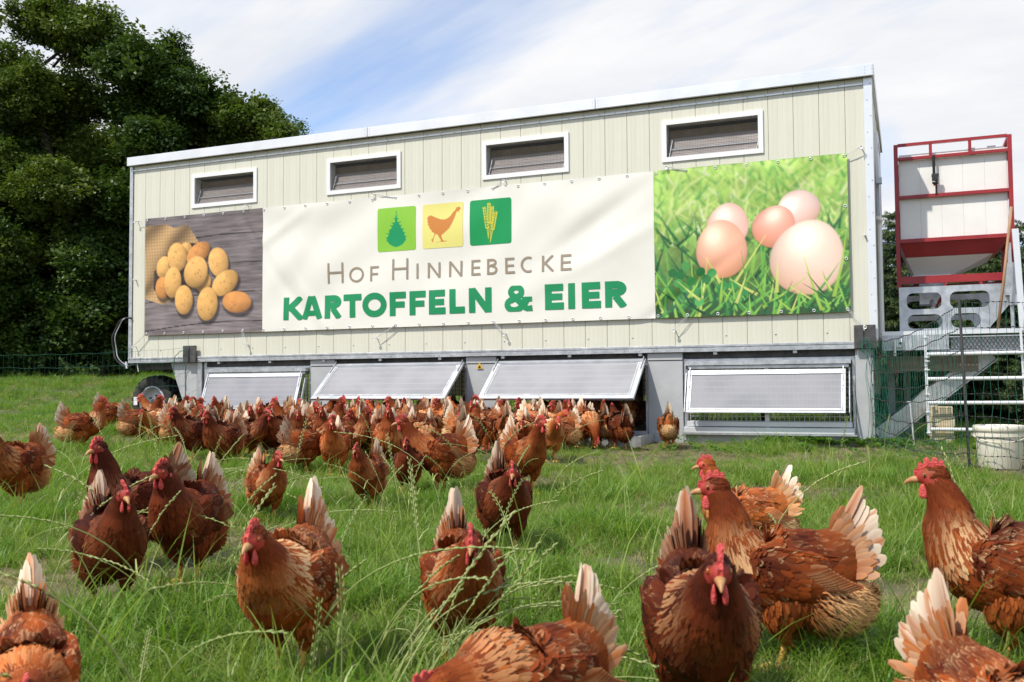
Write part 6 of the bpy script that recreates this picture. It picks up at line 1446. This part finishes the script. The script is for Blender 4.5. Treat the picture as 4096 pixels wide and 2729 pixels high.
HENS = [
  ('n_dipA', -1.145, -7.799, 317.4, 0.88, 2, 'brown hen in the bottom left corner, only its raised cream tail and back showing'),
  ('n_frontA', -1.872, -6.903, 326.4, 1.055, 1, 'dark brown hen facing the camera at left, cream tail raised behind its red comb'),
  ('n_frontB', -1.906, -6.54, 288.2, 1.136, 1, 'dark brown hen facing the camera, right behind shoulder of the left front group'),
  ('n_alertB', -2.301, -6.342, 258.8, 1.145, 1, 'tall brown hen looking left behind the two dark hens in the left foreground'),
  ('n_walkA', -3.894, -5.498, 281.8, 1.15, 0, 'brown hen cut off by the left edge, its tail pale tipped'),
  ('n_lowA', -1.055, -7.181, 285.5, 1.124, 0, 'large brown hen walking straight at the camera left of centre, pale speckled back'),
  ('n_lowB', -0.729, -6.971, 302.5, 1.041, 1, 'brown hen with a tall forked red comb behind the crossing grass stalks'),
  ('n_lowC', -0.314, -7.573, 243.0, 0.95, 0, 'brown hen cut by the bottom edge in the middle, white tail pointing straight up'),
  ('n_lowD', -1.147, -5.737, 303.0, 1.083, 1, 'dark hen walking at the camera in the middle distance, thin white tail, yellow foot lifted'),
  ('n_alertA', -0.022, -6.731, 192.3, 1.095, 0, 'big russet hen in profile facing left with cream tail and yellow legs'),
  ('n_lowE', -0.126, -7.216, 290.3, 1.144, 1, 'dark russet hen facing the camera in the right foreground with white shoulder streaks'),
  ('n_alertC', -0.274, -5.659, 204.5, 0.962, 2, 'paler hen looking left, half hidden behind the big russet profile hen'),
  ('n_alertD', 0.457, -6.568, 177.5, 1.15, 0, 'russet hen at the right edge with a broad cream neck ruff, facing left'),
  ('n_dipB', 0.341, -7.427, 313.7, 0.885, 2, 'hen in the bottom right corner turned away, pale feathered tail towards the camera'),
  ('n_frontC', -2.484, -5.366, 324.9, 0.89, 0, 'orange brown hen facing the camera left of centre, white spiked tail'),
  ('n_frontD', -2.25, -4.867, 281.1, 0.918, 0, 'round brown hen facing the camera in mid distance, tail fanned to its right'),
  ('n_frontB', -2.335, -4.296, 294.7, 0.88, 1, 'dark hen squeezed behind the round brown hen, facing the camera'),
  ('n_walkB', -2.219, -4.131, 216.8, 1.15, 0, 'large brown hen in profile facing left in the middle of the flock'),
  ('n_walkC', -1.747, -4.033, 317.7, 1.15, 0, 'brown hen striding towards the camera on yellow legs right of centre'),
  ('n_walkC', -3.226, -3.656, 295.0, 1.035, 2, 'light brown hen facing the camera with loose pale wing feathers'),
  ('alert1', -6.567, -1.869, 47.7, 1.155, 0, 'hen in profile facing right in front of the wheel'),
  ('walk1', -7.392, -0.578, 67.2, 1.094, 2, 'pale necked hen beside the wheel hub'),
  ('alert1', -6.894, -0.876, 53.3, 1.021, 0, 'hen with raised head right of the wheel, looking right'),
  ('low2', -6.943, -0.727, 133.0, 1.031, 2, 'pale hen seen from behind below the left bracket'),
  ('feed1', -6.367, -1.663, 242.0, 1.023, 0, 'hen pecking the grass right of the profile hen by the wheel'),
  ('front1', -4.914, -3.056, 263.0, 1.131, 1, 'dark hen under slanting grass stalks, left of the flock'),
  ('walk1', -6.937, -0.42, 211.9, 1.081, 0, 'hen facing left at the left end of the first flap'),
  ('feed2', -6.117, -1.148, 121.0, 1.025, 2, 'cream rumped hen seen from behind in front of the first flap'),
  ('low2', -6.179, -0.826, 143.2, 1.02, 2, 'pale hen turned away under the first flap'),
  ('walk2', -5.256, -1.841, 319.5, 1.049, 0, 'red faced hen looking at the camera under the first flap'),
  ('front1', -4.524, -2.593, 304.7, 1.022, 1, 'dark hen facing the camera at the front of the flock, left part'),
  ('alert2', -5.115, -1.544, 249.7, 1.09, 0, 'tall hen looking left at the right end of the first flap'),
  ('front2', -4.344, -2.431, 296.9, 1.033, 1, 'small dark hen facing the camera below the first column'),
  ('low2', -5.543, -0.796, 103.2, 1.153, 2, 'pale tailed hen turned away left of the first column'),
  ('walk3', -5.459, -0.69, 156.4, 1.064, 2, 'pale tailed hen at the foot of the first column'),
  ('low1', -5.477, -0.379, 93.6, 1.09, 0, 'brown hen turned away right of the first column'),
  ('alert2', -5.168, -0.51, 302.5, 1.094, 0, 'hen with bright red face looking at the camera below the second flap'),
  ('alert1', -4.891, -0.715, 311.8, 1.086, 1, 'dark hen with raised head at the left of the second flap opening'),
  ('walk2', -4.88, -0.408, 298.8, 1.023, 0, 'hen facing the camera under the middle of the second flap'),
  ('walk3', -4.601, -0.685, 170.2, 1.049, 2, 'pale hen showing its fanned tail under the second flap'),
  ('feed2', -4.374, -0.816, 125.4, 1.056, 2, 'orange hen seen from behind under the second flap'),
  ('low1', -4.028, -1.854, 92.8, 1.153, 2, 'hen with loose pale wing turned away in the middle of the flock'),
  ('feed1', -4.024, -2.165, 154.0, 1.157, 0, 'brown hen pecking among the others left of the middle'),
  ('low1', -4.079, -1.358, 181.5, 1.131, 0, 'brown hen walking away left behind the large profile hen'),
  ('front2', -4.313, -0.399, 303.9, 1.155, 2, 'pale cheeked hen facing the camera behind the large profile hen'),
  ('low2', -3.935, -0.729, 128.8, 1.116, 2, 'cream tailed hen turned away, right of the large profile hen'),
  ('feed2', -4.012, -0.367, 106.2, 1.09, 2, 'second cream tailed hen turned away beside the second column'),
  ('alert1', -3.743, -0.728, 35.7, 1.124, 0, 'hen in profile facing right in front of the second column'),
  ('feed1', -3.525, -0.847, 54.8, 1.099, 1, 'small dark hen pecking at the foot of the second column'),
  ('alert2', -3.512, -0.544, 43.9, 1.099, 0, 'hen looking right at the right edge of the second column'),
  ('low1', -3.067, -1.506, 213.8, 1.116, 0, 'hen with lowered head facing left before the second column'),
  ('low2', -3.397, -0.469, 101.1, 1.157, 2, 'pale hen turned away at the left of the third flap'),
  ('alert1', -3.09, -0.85, 194.2, 1.031, 0, 'hen looking left at the left end of the third opening'),
  ('walk2', -2.978, -0.871, 271.6, 1.157, 1, 'dark hen facing out of the third opening'),
  ('feed2', -2.867, -0.831, 112.8, 1.116, 2, 'pale hen seen from behind under the third flap'),
  ('low1', -2.466, -1.446, 205.7, 1.025, 0, 'orange brown hen in profile facing left in front of the third opening'),
  ('low2', -2.64, -0.871, 99.5, 1.09, 2, 'white tailed hen turned away at the third opening'),
  ('feed1', -2.406, -0.875, 308.0, 1.141, 0, 'red faced hen pecking on the grid step of the third opening'),
  ('alert2', -2.291, -0.715, 108.9, 1.049, 0, 'hen standing on the grid step with its back to the camera'),
  ('feed2', -1.699, -0.764, 105.2, 1.02, 2, 'lone tan hen seen from behind at the third column'),
  ('walk4', -6.42, -2.721, 48.7, 1.16, 0, 'hen facing right at the far left, white ruffled tail'),
  ('feed1', -8.347, -0.491, 35.3, 1.157, 0, 'brown hen pecking to the right behind the far left hen'),
  ('walk3', -7.491, -0.613, 202.7, 1.157, 0, 'brown hen behind the wheel hen, tail towards the wheel'),
  ('front2', -6.846, -0.388, 289.5, 1.131, 0, 'hen facing the camera under the left part of the first flap'),
  ('front1', -6.248, -0.355, 336.9, 1.112, 0, 'brown hen facing right of the camera under the first flap'),
  ('feed1', -6.079, -0.339, 166.1, 1.049, 1, 'dark hen pecking under the first flap'),
  ('walk1', -4.819, -1.245, 248.1, 1.049, 1, 'dark hen walking left in the thick of the flock'),
  ('walk1', -4.709, -0.348, 49.8, 1.023, 0, 'brown hen walking right under the second flap'),
  ('walk3', -4.261, -0.741, 228.6, 1.157, 1, 'dark hen facing left at the right part of the second flap'),
  ('feed1', -3.667, -1.559, 57.7, 1.09, 0, 'brown hen pecking behind the large profile hen'),
  ('walk3', -3.717, -0.582, 175.2, 1.131, 2, 'pale winged hen walking left before the second column'),
  ('front2', -3.516, -0.844, 284.7, 1.09, 0, 'hen facing the camera before the second column'),
  ('walk2', -3.032, -0.671, 261.4, 1.049, 0, 'brown hen facing the camera at the left of the third flap'),
  ('walk1', -2.544, -0.806, 218.7, 1.09, 1, 'dark hen facing left in the shade of the third opening'),
  ('low2', -5.227, -2.122, 138.5, 1.09, 0, 'brown hen walking away at the front left of the flock'),
  ('walk1', -5.435, -0.604, 64.1, 1.112, 0, 'brown hen walking right below the first column'),
  ('low2', -6.083, -2.139, 277.7, 1.157, 2, 'pale hen with lowered neck, facing left, back of the flock beside the wheel'),
  ('front2', -5.705, -2.295, 11.6, 1.086, 1, 'brown hen stepping forward, facing right, middle of the flock beside the wheel'),
  ('front1', -5.62, -1.973, 134.9, 1.02, 0, 'dark hen stepping forward, turned away, back of the flock below the first flap'),
  ('front2', -4.836, -2.754, 224.1, 1.033, 0, 'brown hen stepping forward, facing left, middle of the flock below the first flap'),
  ('front1', -4.545, -2.877, 8.0, 1.056, 0, 'dark hen stepping forward, facing right, front of the flock below the first flap'),
  ('alert1', -4.866, -2.396, 302.7, 1.021, 0, 'brown hen with raised head, facing the camera, middle of the flock below the first flap'),
  ('front1', -4.412, -2.599, 271.0, 1.086, 0, 'dark hen stepping forward, facing left, middle of the flock below the first flap'),
  ('alert1', -4.76, -1.954, 220.4, 1.094, 0, 'brown hen with raised head, facing left, middle of the flock below the first flap'),
  ('alert2', -4.612, -1.9, 319.4, 1.021, 0, 'tall hen with turned head, facing the camera, middle of the flock below the first flap'),
  ('alert1', -3.861, -2.841, 298.7, 1.073, 1, 'brown hen with raised head, facing the camera, front of the flock below the first column'),
  ('alert2', -4.292, -2.187, 3.6, 1.159, 0, 'tall hen with turned head, facing right, middle of the flock below the first column'),
  ('walk3', -4.406, -1.826, 52.9, 1.052, 2, 'pale hen walking, facing right, middle of the flock below the first column'),
  ('alert2', -3.67, -2.771, 2.1, 1.039, 1, 'tall hen with turned head, facing right, front of the flock below the second flap'),
  ('walk3', -4.34, -1.512, 106.4, 1.033, 2, 'pale hen walking, turned away, back of the flock below the second flap'),
  ('walk2', -3.668, -2.555, 266.2, 1.023, 0, 'brown hen with turned head, facing left, front of the flock below the second flap'),
  ('walk3', -4.324, -1.197, 125.3, 1.036, 2, 'pale hen walking, turned away, back row below the second flap, farther right'),
  ('walk2', -3.442, -2.687, 315.2, 1.086, 1, 'brown hen with turned head, facing the camera, front of the flock below the second flap'),
  ('feed1', -3.523, -2.274, 49.2, 1.045, 1, 'brown hen pecking, facing right, middle of the flock below the second flap'),
  ('walk2', -4.173, -0.981, 293.8, 1.138, 0, 'brown hen with turned head, facing the camera, back of the flock below the second flap'),
  ('feed1', -3.289, -2.415, 313.2, 1.022, 0, 'brown hen pecking, facing the camera, front of the flock below the second flap'),
  ('feed2', -4.067, -0.776, 262.6, 1.081, 2, 'tan hen pecking, facing left, back of the flock below the second flap'),
  ('feed1', -3.021, -2.735, 292.5, 1.027, 0, 'brown hen pecking, facing the camera, front row below the second flap, farther right'),
  ('feed2', -3.646, -1.262, 136.6, 1.131, 2, 'tan hen pecking, turned away, back of the flock below the second flap'),
  ('walk1', -3.702, -0.813, 210.7, 1.124, 0, 'brown hen walking, facing left, back of the flock below the second flap'),
  ('feed2', -3.194, -1.788, 355.4, 1.039, 2, 'tan hen pecking, facing right, middle of the flock below the second flap'),
  ('walk1', -2.818, -2.457, 100.0, 1.159, 0, 'brown hen walking, turned away, front of the flock below the second column'),
  ('low1', -3.31, -1.142, 209.3, 1.036, 0, 'brown hen with lowered neck, facing left, back of the flock below the second column'),
  ('walk1', -3.399, -0.538, 288.2, 1.02, 1, 'brown hen walking, facing the camera, back of the flock below the third flap'),
  ('low1', -2.723, -1.981, 117.8, 1.138, 0, 'brown hen with lowered neck, turned away, middle of the flock below the third flap'),
  ('low2', -3.067, -1.054, 222.6, 1.052, 2, 'pale hen with lowered neck, facing left, back of the flock below the third flap'),
  ('low1', -2.504, -2.127, 286.7, 1.039, 0, 'brown hen with lowered neck, facing the camera, front of the flock below the third flap'),
  ('low2', -2.735, -1.222, 350.9, 1.147, 2, 'pale hen with lowered neck, facing right, middle of the flock below the third flap'),
  ('front2', -2.862, -0.674, 40.4, 1.116, 0, 'brown hen stepping forward, facing right, back of the flock below the third flap'),
  ('low2', -2.261, -2.252, 305.3, 1.147, 2, 'pale hen with lowered neck, facing the camera, front of the flock below the third flap'),
  ('front2', -2.553, -0.869, 283.9, 1.155, 0, 'brown hen stepping forward, facing the camera, back of the flock below the third flap'),
  ('front1', -2.611, -0.39, 93.3, 1.049, 1, 'dark hen stepping forward, turned away, back of the flock below the third flap'),
  ('front2', -3.51, -3.553, 54.6, 1.049, 0, 'brown hen stepping forward, facing right, front of the flock below the first flap'),
  ('front1', -4.211, -3.554, 274.3, 1.128, 0, 'dark hen stepping forward, facing left, front of the flock below the first flap'),
  ('alert1', -3.022, -3.287, 294.7, 1.155, 0, 'brown hen with raised head, facing the camera, front of the flock below the second flap'),
  ('front1', -2.073, -0.982, 126.0, 1.077, 0, 'dark hen stepping forward, turned away, middle of the flock below the third flap'),
  ('low2', -2.35, 0.35, 102.5, 1.0, 0, 'hen inside the third opening seen from behind', 0.107),
  ('walk3', -2.65, 0.6, 197.5, 1.0, 1, 'dark hen inside the third opening, tail to the right', 0.107),
  ('alert1', -2.25, 0.75, 32.5, 1.0, 1, 'dark hen looking right at the right end inside the third opening', 0.107),
  ('walk1', -3.0, 0.55, 52.5, 1.0, 1, 'dark hen in the middle inside the third opening', 0.107),
  ('walk3', -3.3, 0.7, 222.5, 1.0, 1, 'dark hen facing left inside the third opening', 0.107),
  ('front2', -3.15, 1.0, 272.5, 1.0, 1, 'dark hen deep inside the third opening facing out', 0.107),
  ('low2', -2.75, 1.1, 122.5, 1.0, 1, 'dark hen deep inside the third opening turned away', 0.107),
  ('alert2', -4.3, 0.35, 37.5, 1.0, 0, 'hen looking right inside the second opening', 0.107),
  ('walk1', -4.6, 0.6, 202.5, 1.0, 1, 'dark hen facing left inside the second opening', 0.107),
  ('front1', -5.0, 0.5, 292.5, 1.0, 1, 'dark hen facing out of the second opening', 0.107),
  ('low2', -5.3, 0.8, 82.5, 1.0, 1, 'dark hen turned away inside the second opening', 0.107),
]
for row in HENS:
    key, x, y, yaw, sc, ti, lab = row[:7]
    if key not in HEN: make_hen(key, **VAR[key])
    v = 1+0.16*math.sin(x*12.3+y*7.7); t = TINTS[ti]
    place_hen(key, x, y, yaw, sc, (min(1.3,t[0]*v), t[1]*v, t[2]*v), lab, z=row[7] if len(row) > 7 else None)
